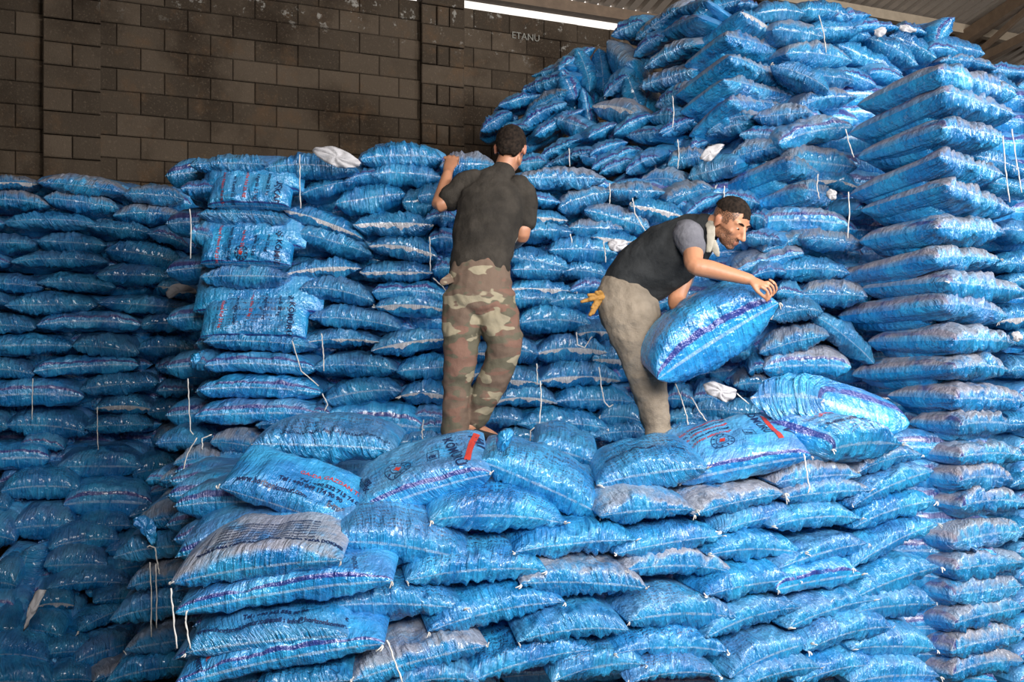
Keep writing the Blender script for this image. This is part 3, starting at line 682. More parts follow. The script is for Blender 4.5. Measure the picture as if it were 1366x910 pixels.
write(E1, 'AN', .12, .80, .34, rot=-70, bold=True)
write(E1, u'EĞLENTEK', .03, -.86, .24, rot=-70, bold=True); write(E1, 'NEFIS', .03, -.74, .2, rot=-70, bold=True)
E2 = T_['emblem2']
emblem(E2, -.18, .17, .058); symbol(E2, .17, .17)
write(E2, u'KÖMÜRÜ', .055, .36, .40, rot=-80, bold=True)
v_, f_ = grid(.026, .24, 2, 12); shape(E2, [(x-y*.05, y) for x, y in v_], f_, .62, .12, RED, 'red_bar')
write(E2, 'AN', .12, .74, .36, rot=-84, bold=True)
for k in range(5): write(E2, 'KONTROL TARIHI AMBALAJ NEM', .022, -.92, .15+k*.035, rot=20, m=INK if k % 2 else RED)
write(T_['seam'], 'www.horizonkomur.com  E-mail', .024, -.75, .15, bold=True)
write(T_['under'], 'www.horizonkomur.com', .024, -.7, .16, bold=True); write(T_['under'], 'GA-DA GAZDAN', .03, -.4, .26, RED)
def find(zone_word, cond):
    for o in COL.objects:
        if o.get('label') and zone_word in o['label'] and cond in o['label']: return o
for c_, s_, sz, uu, tt, rt in (('leftmost in tenth course', u'ÇALIŞKAN', .075, -.25, .03, 0),):
    o = find('wall of sacks', c_)
for o in list(COL.objects):                      # the standing printed faces of the left stack
    l = o.get('label', '')
    if 'squared stack' in l and l.startswith('printed') and '_s' in o and SACKS[o['_s']].kind == 'B':
        write(o, u'ÇALIŞKAN KÖMÜRÜ' if 'second' in l else u'NIŞ KÖMÜRÜ', .045, .66, .44, rot=-90, bold=True)
        for k, mm in ((0, RED), (1, INK), (2, RED), (3, INK), (4, INK)):
            write(o, ('Kalori Nem Kul', 'Uretim Tarihi', 'Torba No', 'Net Agirlik', 'Yikanmis')[k]+' 25 kg', .026, -.62+k*.27, .42, mm, rot=-90)
        if 'fourth' in l: emblem(o, -.05, .12, .04)
# white knots at the front corners of the nearer sacks
knot_me = None
def knot_mesh():
    rs = random.Random(2); vs, fs = [], []
    for k in range(4):
        a = rs.uniform(0, 6.28); d = Vector((math.cos(a)*.6, -.8, math.sin(a)-.3)).normalized()
        pts = [Vector((0, 0, 0)), d*.010+Vector((0, 0, .004)), d*.022, d*.034+Vector((0, 0, -.008))]
        v, f = tube_vf(pts, [.0045, .004, .003, .0025], 5, len(vs)); vs += v; fs += f
    return pymesh('knot', vs, fs, True)
knot_me = knot_mesh(); knot_me.materials.append(TWINE)
for o in list(COL.objects):
    if '_s' not in o: continue
    S = SACKS[o['_s']]
    near = o.location.y < 4.95
    if near or (rnd.random() < .3 and o.location.y < 6.2):
        for u in ((-.985, .985) if near else (rnd.choice((-.985, .985)),)):
            if rnd.random() < .25: continue
            P = S.surf(np.array([u]), np.array([0.0]))[0]
            k = obj('knot', knot_me, None, o, Vector(P)-o.location+Vector((0, -.012, 0)))
            k.rotation_euler = (rnd.uniform(-.5, .5), rnd.uniform(0, 6.28), 0); k['label'] = 'white twine knot at the sack corner'
            s = rnd.uniform(.45, .9); k.scale = (s, s, s)
for o in list(COL.objects):
    for k in ('_s', 'print_lines'):
        if k in o: del o[k]

# ---- torn white lining pieces and loose film
def sheet(name, outline, D, label, m, dome=.014, tilt=0, cat='torn lining', group='torn pieces of lining'):
    o_ = outline; outline = []
    for i in range(len(o_)):
        p0, p1, p2, p3 = (np.array(o_[(i+k) % len(o_)], float) for k in (-1, 0, 1, 2))
        for t in (0, .5): outline.append(tuple(.5*((2*p1)+(p2-p0)*t+(2*p0-5*p1+4*p2-p3)*t*t+(3*p1-p0-3*p2+p3)*t**3)))
    c = np.mean(np.array(outline, float), 0); C = at(c[0], c[1], D)
    n_ = len(outline); rs = random.Random(int(c[0])); vs, fs = [C+Vector((0, -dome, 0))], []
    rings = 5
    dense = []
    for i in range(n_):
        a, b = outline[i], outline[(i+1) % n_]
        for k in range(3): dense.append((a[0]+(b[0]-a[0])*k/3, a[1]+(b[1]-a[1])*k/3))
    m_ = len(dense)
    for r in range(1, rings+1):
        t = r/rings
        for i, (x, y) in enumerate(dense):
            P = at(c[0]+(x-c[0])*t, c[1]+(y-c[1])*t, D+tilt*(y-c[1])*t)
            P.y -= dome*(1-t*t)+rs.uniform(-.004, .004)+.012*math.sin(i*.9+r)*t; vs.append(P)
    for i in range(m_): fs.append((0, 1+i, 1+(i+1) % m_))
    for r in range(rings-1):
        for i in range(m_):
            a = 1+r*m_+i; b = 1+r*m_+(i+1) % m_; fs.append((a, a+m_, b+m_, b))
    me = pymesh(name, [v-C for v in vs], fs, True); o = obj(name, me, m, None, C)
    sm = o.modifiers.new('s', 'SOLIDIFY'); sm.thickness = .003
    tag(o, label, cat, group); return o
sheet('lining_flap', [(416, 201), (428, 196), (447, 196), (468, 206), (482, 218), (470, 224), (450, 223), (432, 215)], 5.42, 'grey-white lining bulging from the top sack of the left stack', LINING)
sheet('lining_flap', [(938, 513), (952, 509), (968, 515), (982, 520), (980, 530), (968, 537), (956, 530), (944, 526)], 5.1, 'crumpled grey-white lining below the held sack', LINING)
sheet('lining_flap', [(934, 210), (945, 195), (966, 193), (958, 204), (948, 215), (938, 214)], 5.6, 'torn pale lining on the slope, left above the bent-over sacks', LINING)
sheet('lining_flap', [(1103, 256), (1109, 252), (1116, 258), (1114, 266), (1106, 266)], 5.35, 'small white scrap of lining beside the right corner stack', LINING)
sheet('lining_flap', [(1352, 443), (1360, 443), (1363, 452), (1356, 456), (1350, 450)], 5.1, 'round pale scrap on right stack near frame edge', LINING)
sheet('lining_flap', [(46, 790), (60, 788), (50, 812), (40, 828), (32, 842), (36, 822)], 5.5, 'long torn pale strip hanging low in the shaded pile', LINING)
sheet('lining_flap', [(224, 384), (240, 378), (258, 384), (262, 392), (244, 388), (228, 398), (223, 396)], 6.75, 'pale torn edge on the shaded pile beside the left stack', LINING)
sheet('lining_flap', [(1166, 40), (1182, 36), (1180, 46), (1171, 50)], 6.3, 'pale crumpled scrap on top of the heap, left of two', LINING)
sheet('lining_flap', [(1200, 33), (1216, 36), (1222, 42), (1204, 43)], 6.35, 'pale crumpled scrap on top of the heap, right of two', LINING)

sheet('lining_flap', [(812, 322), (824, 319), (838, 323), (832, 333), (820, 336), (812, 330)], 5.4, 'pale lining patch just above the dark vest man\'s back', LINING)
def film_sheet(*a, **k):
    o = sheet(*a, **k); l = o.data.uv_layers.new(name='UVMap')
    for lp in o.data.loops: 
        v = o.data.vertices[lp.vertex_index].co; l.data[lp.index].uv = (.5+v.x, .2+v.z*.5)
    o.color = (.1, 0, 0, 0); return o
film_sheet('film_scrap', [(663, 582), (672, 573), (681, 572), (685, 578), (679, 592), (672, 602), (664, 600)], 4.18, 'twisted blue film end standing up beside the emblem sack', FILM, dome=.05, cat='film scrap', group='loose blue film')
film_sheet('film_scrap', [(176, 694), (190, 688), (205, 694), (210, 712), (205, 728), (194, 715), (182, 704)], 4.88, 'loose blue film flap hanging left of the front pile', FILM, cat='film scrap', group='loose blue film')
film_sheet('film_scrap', [(254, 474), (264, 471), (268, 476), (262, 486), (256, 482)], 5.4, 'small blue film tip at left edge of the left stack', FILM, cat='film scrap', group='loose blue film')

# ---- hanging twine
TW = [([(400, 206), (400, 240), (401, 278)], 5.45, 'top of the left stack, right part'), ([(253, 279), (255, 300), (254, 345)], 5.4, 'upper left edge of the left stack'),
      ([(251, 505), (252, 540), (254, 575), (258, 580)], 5.4, 'lower left edge of the left stack'), ([(263, 584), (250, 605), (245, 625), (243, 642)], 5.2, 'below the left stack, swinging left'),
      ([(282, 580), (270, 585), (270, 600)], 5.1, 'small hook below the left stack'), ([(390, 455), (402, 495), (425, 515)], 5.42, 'slanting by the right edge of the left stack'),
      ([(430, 525), (437, 540), (433, 548)], 5.42, 'short bent end right of the left stack'), ([(429, 445), (431, 470), (432, 495)], 5.4, 'over the white-edged sack left of man'),
      ([(573, 316), (574, 340), (574, 362)], 5.45, 'just left of the camouflage man\'s waist'), ([(578, 371), (590, 382), (595, 388)], 5.4, 'touching the camouflage man\'s hip'),
      ([(565, 560), (563, 575), (564, 590)], 5.3, 'left of the camouflage man\'s shin'), ([(813, 244), (814, 260), (813, 272)], 5.75, 'short vertical on wall top centre'),
      ([(844, 264), (847, 285), (862, 310)], 5.6, 'long slanting above the vest man\'s back'), ([(761, 312), (763, 324)], 5.5, 'tiny one right of man\'s shoulder'),
      ([(805, 322), (807, 336), (808, 350)], 5.45, 'short one left of the vest man\'s back'), ([(769, 443), (770, 460), (780, 464), (787, 452), (790, 449)], 5.3, 'loop left of the khaki trousers'),
      ([(716, 485), (717, 512)], 5.35, 'short vertical right of camouflage legs'), ([(721, 508), (722, 535), (720, 565), (708, 575), (707, 597)], 5.1, 'longest, jointed, between the two men'),
      ([(799, 490), (802, 515), (806, 535), (812, 543), (818, 540)], 5.3, 'J-shaped beside khaki trousers'), ([(901, 512), (910, 535), (916, 555), (918, 568)], 5.15, 'right of khaki trouser leg'),
      ([(922, 530), (934, 550), (943, 563)], 5.2, 'thin slanting below the held sack'), ([(983, 525), (999, 539)], 5.2, 'short slanting right of crumpled lining'),
      ([(1073, 606), (1076, 630), (1080, 650), (1078, 658)], 4.28, 'thick, on front pile under the red bar sack'), ([(516, 854), (528, 885), (537, 912)], 3.72, 'thick, at bottom centre left of front pile'),
      ([(200, 750), (202, 790), (202, 850)], 4.86, 'longest hanging free left of front pile'), ([(208, 752), (209, 800), (209, 838)], 4.86, 'second hanging free left of front pile'),
      ([(228, 785), (231, 820), (236, 865)], 3.7, 'down the left end of front pile'), ([(249, 815), (247, 830), (254, 865)], 3.68, 'across the corner of banded sack'),
      ([(197, 730), (199, 728), (207, 731), (210, 750), (213, 766)], 4.84, 'hooked over the loose blue flap'),
      ([(1128, 172), (1133, 192), (1139, 210)], 5.4, 'on slope beside right corner stack, upper'), ([(1132, 256), (1133, 285), (1131, 318)], 5.2, 'long, beside right corner stack, middle'),
      ([(1091, 232), (1090, 250), (1093, 266)], 5.45, 'short, on slope left of right stack'), ([(1092, 20), (1099, 45), (1102, 70)], 6.0, 'on the heap near the roof'),
      ([(966, 248), (966, 262), (964, 278)], 5.55, 'short, above the vest man\'s head'), ([(1338, 181), (1341, 225), (1347, 270)], 4.95, 'left one of two at right frame edge'),
      ([(1350, 172), (1356, 215), (1363, 257)], 4.93, 'right one of two at right frame edge'), ([(897, 128), (899, 150), (897, 170)], 6.1, 'thin vertical on the heap'),
      ([(904, 186), (906, 205), (904, 225)], 5.95, 'thin vertical low on the heap'), ([(44, 505), (43, 530), (43, 560)], 6.65, 'thin, on the shaded pile far left'),
      ([(130, 543), (130, 575), (131, 600)], 6.6, 'thin, on the shaded pile middle'), ([(759, 198), (760, 222)], 6.3, 'thin, right of the camouflage man\'s head')]
for pts, D, where in TW:
    P = [at(x, y, D-.02) for x, y in pts]; fine = []
    for i in range(len(P)-1):
        for k in range(6): fine.append(P[i].lerp(P[i+1], k/6)+Vector((rnd.uniform(-.002, .002), rnd.uniform(-.002, .002), 0)))
    fine.append(P[-1]); O = P[0]
    v, f = tube_vf([p-O for p in fine], [.0033*(1+.25*math.sin(i*2.1)) for i in range(len(fine))], 6)
    o = obj('twine', pymesh('twine', v, f, True), TWINE, None, O)
    tag(o, f'white twine end {where}', 'twine', 'loose twine ends')
# ------------------------------------------------------------------ building shell
WD = Vector((.919, .394, 0)).normalized(); WN = Vector((WD.y, -WD.x, 0))     # along the block wall, and out of it towards the camera
W0 = Vector((-2.98, 8.6, 0))
def wp(t, off, z): return W0+WD*t+WN*off+Vector((0, 0, z))
def block_mat(name, base, var):
    m = mat(name); n = N(m); info = n.new('ShaderNodeObjectInfo'); co = n.coord('Object')
    geo = n.new('ShaderNodeNewGeometry'); pos = geo.outputs['Position']
    c = n.mix(info.outputs['Random'], tuple(b*(1-var) for b in base), tuple(b*(1+var) for b in base))
    c = n.mix(n.smooth(n.noise(pos, 1.3, 5, .6), .42, .7), c, (base[0]*.45, base[1]*.42, base[2]*.4))
    c = n.mix(n.m('MULTIPLY', n.smooth(n.noise(pos, 3.1, 6, .7), .52, .72), .5), c, (base[0]*1.6, base[1]*1.25, base[2]*.95))
    c = n.mix(n.m('MULTIPLY', n.smooth(n.noise(pos, 55, 3), .55, .75), .5), c, (base[0]*2.0, base[1]*2, base[2]*2))
    z = n.sep(pos)[2]
    wash = n.m('MULTIPLY', n.smooth(n.noise(pos, 9, 6, .75), .58, .66), n.smooth(z, 5.0, 5.45))
    c = n.mix(n.m('MULTIPLY', wash, .7), c, (.42, .40, .36))
    n.put(n.b.inputs['Base Color'], c); n.b.inputs['Roughness'].default_value = .93
    n.b.inputs['Specular IOR Level'].default_value = .15
    n.bump(n.noise(pos, 60, 5, .7), .7, .012); return m
BLK = block_mat('concrete_block', (0.085, 0.064, 0.046), .32); MORT = block_mat('mortar', (0.055, 0.042, 0.031), .1)
ZT = EYE+3.43
# mortar slab
def slab(name, t0, t1, z0, z1, off, th, m, kind='structure'):
    c = wp((t0+t1)/2, off-th/2, (z0+z1)/2)
    v, f = box_vf((0, 0, 0), WD*(t1-t0)/2, WN*th/2, Vector((0, 0, (z1-z0)/2)))
    o = obj(name, pymesh(name, v, f), m, None, c); o['kind'] = kind; return o
wall = slab('wall_back', -9, 11, 0, ZT-.005, -.012, .2, MORT)
def blk(w, h, d=.03, ch=.008):
    a, b = w/2, h/2
    vs = [(-a, 0, -b), (a, 0, -b), (a, 0, b), (-a, 0, b), (-a, d-ch, -b), (a, d-ch, -b), (a, d-ch, b), (-a, d-ch, b),
          (-a+ch, d, -b+ch), (a-ch, d, -b+ch), (a-ch, d, b-ch), (-a+ch, d, b-ch)]
    vs = [WD*x+WN*y+Vector((0, 0, z)) for x, y, z in vs]
    fs = [(8, 9, 10, 11)]+[(i, (i+1) % 4, 4+(i+1) % 4, 4+i) for i in range(4)]+[(4+i, 4+(i+1) % 4, 8+(i+1) % 4, 8+i) for i in range(4)]
    return vs, fs
def blkmesh(w, h, d=.03):
    v, f = blk(w, h, d); me = pymesh('block', v, f); me.materials.append(BLK); return me
full, half = blkmesh(.395, .195), blkmesh(.192, .192)
rb = random.Random(8); PIL = [(-.954, .46), (2.44, .46)]
lowv, lowf = [], []; nb = 0
r = 0; z = ZT-.1
while z > 0:
    t = -2.4-(.2 if r % 2 else 0)
    while t < 6.4:
        c = t+.2
        if z > EYE+1.0 and nb < 290:
            p = wp(c, rb.uniform(-.006, .004), z)-wall.location
            b = obj('block', full, None, wall, p); b.rotation_euler = (0, rb.uniform(-.006, .006), rb.uniform(-.006, .006)); nb += 1
        else:
            v, f = blk(.392, .192); p = wp(c, 0, z)-wall.location; k = len(lowv)
            lowv += [x+p for x in v]; lowf += [tuple(i+k for i in q) for q in f]
        t += .4
    for rng in (np.arange(-9+.2, -2.6, .4), np.arange(6.8, 10.9, .4)):
        for c in rng:
            v, f = blk(.392, .192); p = wp(c+(0 if r % 2 else .1), 0, z)-wall.location; k = len(lowv)
            lowv += [x+p for x in v]; lowf += [tuple(i+k for i in q) for q in f]
    r += 1; z -= .2
o = obj('lower_blocks', pymesh('lower_blocks', lowv, lowf), BLK, wall); o['kind'] = 'stuff'
for pi, (tc, w) in enumerate(PIL):
    pil = slab(f'trim_{pi+1}', tc-w/2+.01, tc+w/2-.01, 0, ZT+.35, .07, .15, MORT)
    z = ZT+.25; r = 0
    while z > EYE+.9:
        if r % 2: parts = [(tc, w)]
        elif pi == 0: parts = [(tc-w*.25, w*.5), (tc+w*.25, w*.5)]
        else: parts = [(tc-w*.33, w*.34), (tc, w*.28), (tc+w*.33, w*.36)]
        for c, ww in parts:
            v, f = blk(ww-.008, .192, .05); me = pymesh('block', v, f); me.materials.append(BLK)
            b = obj('block', me, None, pil, wp(c, .065+rb.uniform(-.012, .012), z)-pil.location)
        z -= .2; r += 1
# chalk scrawl on the wall
CH = plain('chalk', (.25, .24, .21), .9, 80, .3, 0)
v2, f2 = text2d('ETANU', .10); O = wp(3.22, .045, ZT-.25)
o = obj('chalk_scrawl', pymesh('chalk_scrawl', [WD*x+Vector((0, 0, y)) for x, y in v2], f2), CH, None, O-Vector((0, 0, .0))); tag(o, 'pale chalk scrawl on the block wall under the bright slit', 'writing')

# floor
FL = block_mat('dusty_concrete_floor', (.055, .05, .046), .2)
me = pymesh('floor', [(-14, -9, 0), (14, -9, 0), (14, 16, 0), (-14, 16, 0)], [(0, 1, 2, 3)]); o = obj('floor', me, FL); o['kind'] = 'structure'
# left and right walls
wl = slab('wall_left', 0, 1, 0, 1, 0, .1, MORT); bpy.data.objects.remove(wl)
for nm, x0, y0, x1, y1, z1, z2 in (('wall_left', -9.5, -5.5, -9.5, 6.2, 0, 9), ('wall_right', 9.4, -5.5, 9.4, 14.2, 0, 9), ('wall_front', -9.5, -5.5, 1.2, -5.5, 0, 9), ('trim_4', 7.5, -5.5, 9.4, -5.5, 0, 9), ('trim_5', 1.2, -5.5, 7.5, -5.5, 4.4, 9)):
    a, b = Vector((x0, y0, 0)), Vector((x1, y1, 0)); d = (b-a)/2; hz = (z2-z1)/2
    v, f = box_vf((0, 0, 0), d, Vector((-d.y, d.x, 0)).normalized()*.1, Vector((0, 0, hz)))
    o = obj(nm, pymesh(nm, v, f), MORT, None, (a+b)/2+Vector((0, 0, z1+hz))); o['kind'] = 'structure'

# eave beam over the slit
RUST = plain('brown_steel', (.17, .115, .075), .6, 14, .4, .2); PALE = plain('pale_steel', (.42, .34, .25), .6, 14, .25, .2)
zb = ZT+.11
v, f = box_vf((0, 0, 0), WD*9.5, WN*.045, Vector((0, 0, .07)))
o = obj('trim_3', pymesh('trim_3', v, f), RUST, None, wp(1.2, -.02, zb+.07)); o['kind'] = 'structure'
v, f = box_vf((0, 0, 0), WD*9.5, WN*.03, Vector((0, 0, .012)))
l = obj('flange', pymesh('flange', v, f), RUST, o, Vector((0, 0, -.058))+WN*.07)
# corrugated roof
m = mat('weathered_corrugated_sheet'); n = N(m); pos = n.new('ShaderNodeNewGeometry').outputs['Position']
c = n.mix(n.noise(pos, 2.5, 5, .65), (.30, .25, .21), (.52, .45, .38)); n.put(n.b.inputs['Base Color'], c)
n.b.inputs['Roughness'].default_value = .6; n.b.inputs['Metallic'].default_value = .2; ROOF = m
SL = .26; z0 = zb+.148; up = (WN+Vector((0, 0, SL))).normalized(); nrm = WD.cross(up); nrm = nrm if nrm.z > 0 else -nrm
def sheet_mesh(w, L):
    prof = [(0, 0), (.095, 0), (.10, .07), (.155, .07), (.16, 0)]; xs = []; x = 0
    while x < .95:
        xs += [(x+a, b) for a, b in prof[:-1]]; x += .16
    xs.append((x, 0)); xs.append((x+.09, 0)); vs = []; fs = []
    for a, b in xs: vs += [WD*a+nrm*b, WD*a+nrm*b+up*L]
    for i in range(len(xs)-1): fs.append((2*i, 2*i+2, 2*i+3, 2*i+1))
    return pymesh('roof_sheet', vs, fs)
roof = empty('ceiling', wp(0, 0, z0)); roof['kind'] = 'structure'
sm = sheet_mesh(1.0, 17); sm.materials.append(ROOF)
for k in range(-11, 15): obj('roof_sheet', sm, None, roof, WD*k*.96-WN*.06-Vector((0, 0, .06*SL))+nrm*(.004 if k % 2 else 0))
def beam(name, p, q, w, h, m, parent):
    p, q = Vector(p), Vector(q); d = q-p; up_ = Vector((0, 0, 1)); s = d.cross(up_).normalized()*w/2; u_ = s.cross(d).normalized()*h/2
    v, f = box_vf((0, 0, 0), d/2, s, u_); return obj(name, pymesh(name, v, f), m, parent, (p+q)/2-parent.location)
for dist in (.72, 2.4, 4.1, 5.8, 7.5):
    zz = z0+dist*SL-.07; beam('purlin', wp(-8, dist, zz), wp(11, dist, zz), .09, .11, PALE, roof)
t0 = 8.95
truss = empty('roof_truss', wp(t0, 0, z0-.25)); tag(truss, 'brown steel roof truss crossing above the heap at upper right', 'truss')
beam('rafter', wp(t0, .3, z0-.10), wp(t0, 8, z0+8*SL-.18), .12, .15, RUST, truss)
beam('tie', wp(t0, .2, z0-.42), wp(t0, 8, z0-.42+8*.14), .10, .10, RUST, truss)
for a in (.72, 2.2, 3.8, 5.4):
    beam('strut', wp(t0, a, z0-.42+a*.14), wp(t0, a, z0+a*SL-.2), .06, .07, PALE, truss)
    beam('brace', wp(t0, a, z0-.42+a*.14), wp(t0, a+1.4, z0+(a+1.4)*SL-.2), .05, .06, RUST, truss)
# ------------------------------------------------------------------ people
TS = bpy.data.scenes.new('workbench')
def remesh_obj(name, vs, fs, voxel, smooth_it=6, m=None, parent=None, noise=0.0, nscale=30.0, org=Vector((0, 0, 0))):
    me = pymesh(name, [Vector(v)-org for v in vs], fs); o = bpy.data.objects.new(name, me); TS.collection.objects.link(o)
    r = o.modifiers.new('r', 'REMESH'); r.mode = 'VOXEL'; r.voxel_size = voxel; r.use_smooth_shade = True
    s = o.modifiers.new('s', 'SMOOTH'); s.factor = .5; s.iterations = smooth_it
    with bpy.context.temp_override(scene=TS, view_layer=TS.view_layers[0]):
        dg = bpy.context.evaluated_depsgraph_get(); me2 = bpy.data.meshes.new_from_object(o.evaluated_get(dg))
    bpy.data.objects.remove(o); bpy.data.meshes.remove(me)
    me2.name = name; me2.materials.clear()
    if m: me2.materials.append(m)
    me2.polygons.foreach_set('use_smooth', [True]*len(me2.polygons))
    if noise:
        from mathutils import noise as mn
        nv_ = len(me2.vertices); nr = np.empty(nv_*3, np.float32); me2.vertex_normals.foreach_get('vector', nr); nr = nr.reshape(-1, 3)
        cc = np.empty(nv_*3, np.float32); me2.vertices.foreach_get('co', cc); cc = cc.reshape(-1, 3); dd = np.zeros(nv_, np.float32)
        for i_ in range(nv_):
            c = Vector(cc[i_])+org
            dd[i_] = (noise*(1-2*abs(mn.noise(Vector((c.x*nscale*.5, c.y*nscale*.5, c.z*nscale))))) + noise*.6*mn.noise(c*nscale*2.3))
        me2.vertices.foreach_set('co', (cc+nr*dd[:, None]).ravel()); me2.update()
    o = bpy.data.objects.new(name, me2); link(o, parent); return o
class Blob:
    def __init__(s): s.vs, s.fs = [], []
    def chain(s, pts, n=14, side=None):
        """pts: (Vector, r) or (Vector, rx, ry); side fixes the rx direction; rounded ends"""
        P = [Vector(p[0]) for p in pts]; ra = [p[1] for p in pts]; rb_ = [p[2] if len(p) > 2 else p[1] for p in pts]
        Q, A_, B_ = [], [], []
        t0_ = (P[1]-P[0]).normalized(); t1_ = (P[-1]-P[-2]).normalized()
        for c in (0.95, .75, .4): 
            k = math.sqrt(1-c*c); Q.append(P[0]-t0_*min(ra[0], rb_[0])*c*.9); A_.append(ra[0]*k); B_.append(rb_[0]*k)
        for i in range(len(P)-1):
            for k in range(4):
                t = k/4; t2 = t
                # catmull-rom for roundness
                p0, p1, p2, p3 = P[max(i-1, 0)], P[i], P[i+1], P[min(i+2, len(P)-1)]
                Q.append(.5*((2*p1)+(p2-p0)*t+(2*p0-5*p1+4*p2-p3)*t*t+(3*p1-p0-3*p2+p3)*t**3))
                A_.append(ra[i]+(ra[i+1]-ra[i])*t); B_.append(rb_[i]+(rb_[i+1]-rb_[i])*t)
        Q.append(P[-1]); A_.append(ra[-1]); B_.append(rb_[-1])
        for c in (.4, .75, .95):
            k = math.sqrt(1-c*c); Q.append(P[-1]+t1_*min(ra[-1], rb_[-1])*c*.9); A_.append(ra[-1]*k); B_.append(rb_[-1]*k)
        base = len(s.vs); ref = Vector(side) if side is not None else Vector((0, 1, .1)); m_ = len(Q)
        for i in range(m_):
            t = (Q[min(i+1, m_-1)]-Q[max(i-1, 0)]).normalized()
            a = ref-t*ref.dot(t)
            if a.length < .15: a = Vector((1, 0, 0))-t*t.x
            a.normalize(); b = t.cross(a)
            if side is None: ref = a
            for j in range(n):
                th = 2*math.pi*j/n; s.vs.append(Q[i]+a*math.cos(th)*A_[i]+b*math.sin(th)*B_[i])
        for i in range(m_-1):
            for j in range(n): s.fs.append((base+i*n+j, base+i*n+(j+1) % n, base+(i+1)*n+(j+1) % n, base+(i+1)*n+j))
        s.fs.append(tuple(base+j for j in range(n))[::-1]); s.fs.append(tuple(base+(m_-1)*n+j for j in range(n)))
    def ell(s, c, ax, ay, az, n=12):
        base = len(s.vs); c = Vector(c)
        for i in range(n+1):
            ph = math.pi*(i+.001)/(n+.002)-math.pi/2
            for j in range(2*n):
                th = math.pi*j/n; s.vs.append(c+ax*(math.cos(ph)*math.cos(th))+ay*(math.cos(ph)*math.sin(th))+az*math.sin(ph))
        m2 = 2*n
        for i in range(n):
            for j in range(m2): s.fs.append((base+i*m2+j, base+i*m2+(j+1) % m2, base+(i+1)*m2+(j+1) % m2, base+(i+1)*m2+j))
        s.fs.append(tuple(base+j for j in range(m2))[::-1]); s.fs.append(tuple(base+n*m2+j for j in range(m2)))
def frame(f, u):
    f = Vector(f).normalized(); u = Vector(u); u = (u-f*u.dot(f)).normalized(); return f.cross(u), f, u    # right, forward, up
def head(B, c, rt, f, u, s):
    L = lambda x, y, z: c+(rt*x+f*y+u*z)*s
    B.ell(L(0, -.012, .030), rt*.074*s, f*.094*s, u*.088*s)
    B.ell(L(0, .028, .002), rt*.064*s, f*.062*s, u*.075*s)
    B.ell(L(0, .034, -.050), rt*.050*s, f*.052*s, u*.052*s)
    B.ell(L(0, .062, -.086), rt*.026*s, f*.022*s, u*.020*s)
    for k in (-1, 1):
        B.ell(L(.030*k, .068, .032), rt*.024*s, f*.012*s, u*.008*s)      # brow
        B.ell(L(.040*k, .055, -.015), rt*.020*s, f*.022*s, u*.020*s)     # cheek
        B.ell(L(.052*k, .010, -.055), rt*.010*s, f*.034*s, u*.022*s)     # jaw
        B.ell(L(.077*k, -.012, -.006), rt*.009*s, f*.017*s, u*.030*s)    # ear
        B.ell(L(.082*k, -.020, .006), rt*.007*s, f*.012*s, u*.018*s)
    B.chain([(L(0, .086, .020), .008*s), (L(0, .100, -.004), .010*s), (L(0, .112, -.026), .0135*s)], 10)
    B.ell(L(.012, .096, -.030), rt*.009*s, f*.010*s, u*.008*s); B.ell(L(-.012, .096, -.030), rt*.009*s, f*.010*s, u*.008*s)
    B.chain([(L(-.022, .078, -.058), .005*s), (L(0, .090, -.055), .0075*s), (L(.022, .078, -.058), .005*s)], 8)
    B.chain([(L(-.018, .078, -.066), .005*s), (L(0, .087, -.067), .0075*s), (L(.018, .078, -.066), .005*s)], 8)
    return L
def hand(B, wrist, palm_end, fingers, thumb, side, pr=.040):
    """palm between wrist and palm_end; fingers: list of point lists; thumb: list"""
    B.chain([(wrist, .028, .022), (wrist.lerp(palm_end, .5), pr, .017), (palm_end, pr*.96, .014)], 12, side)
    for k, fg in enumerate(fingers):
        r0 = (.0092, .0096, .0094, .0082)[k]
        B.chain([(p, r0*(1-.1*i)) for i, p in enumerate(fg)], 9)
    B.chain([(p, .0115*(1-.08*i)) for i, p in enumerate(thumb)], 9)

def skin_mat(name, base):
    m = mat(name); n = N(m); pos = n.coord(); a = n.new('ShaderNodeAttribute'); a.attribute_name = 'tint'
    c = n.mix(n.noise(pos, 25, 4), tuple(b*.82 for b in base), tuple(min(1, b*1.12) for b in base))
    c = n.mix(n.m('MULTIPLY', n.sep(a.outputs['Color'])[0], n.smooth(n.noise(pos, 220, 2), .25, .6)), c, (.022, .014, .010))
    c = n.mix(n.sep(a.outputs['Color'])[1], c, (.30, .075, .06))
    n.put(n.b.inputs['Base Color'], c); n.b.inputs['Roughness'].default_value = .48
    n.b.inputs['Subsurface Weight'].default_value = .08; n.b.inputs['Subsurface Radius'].default_value = (.01, .004, .002)
    n.bump(n.noise(pos, 300, 3), .15, .002); return m
SK1, SK2 = skin_mat('tanned_skin', (.40, .185, .105)), skin_mat('tanned_skin_light', (.46, .215, .12))
def cloth(name, c1, c2, sc=8, ws=500, bs=.8):
    m = mat(name); n = N(m); co = n.coord()
    c = n.mix(n.smooth(n.noise(co, sc, 5, .6), .3, .7), c1, c2); n.put(n.b.inputs['Base Color'], c)
    n.b.inputs['Roughness'].default_value = .9; n.b.inputs['Specular IOR Level'].default_value = .12
    h = n.m('ADD', n.noise(co, 14, 5, .6), n.m('MULTIPLY', n.noise(co, ws, 2), .12)); n.bump(h, bs, .02); return m
SHIRT = cloth('faded_charcoal_cotton', (.026, .023, .020), (.050, .043, .036)); VEST = cloth('dark_grey_vest', (.020, .022, .024), (.034, .036, .038))
GREY = cloth('grey_jersey', (.12, .12, .14), (.18, .18, .205)); KHAKI = cloth('dusty_khaki', (.17, .138, .105), (.27, .225, .175), 5)
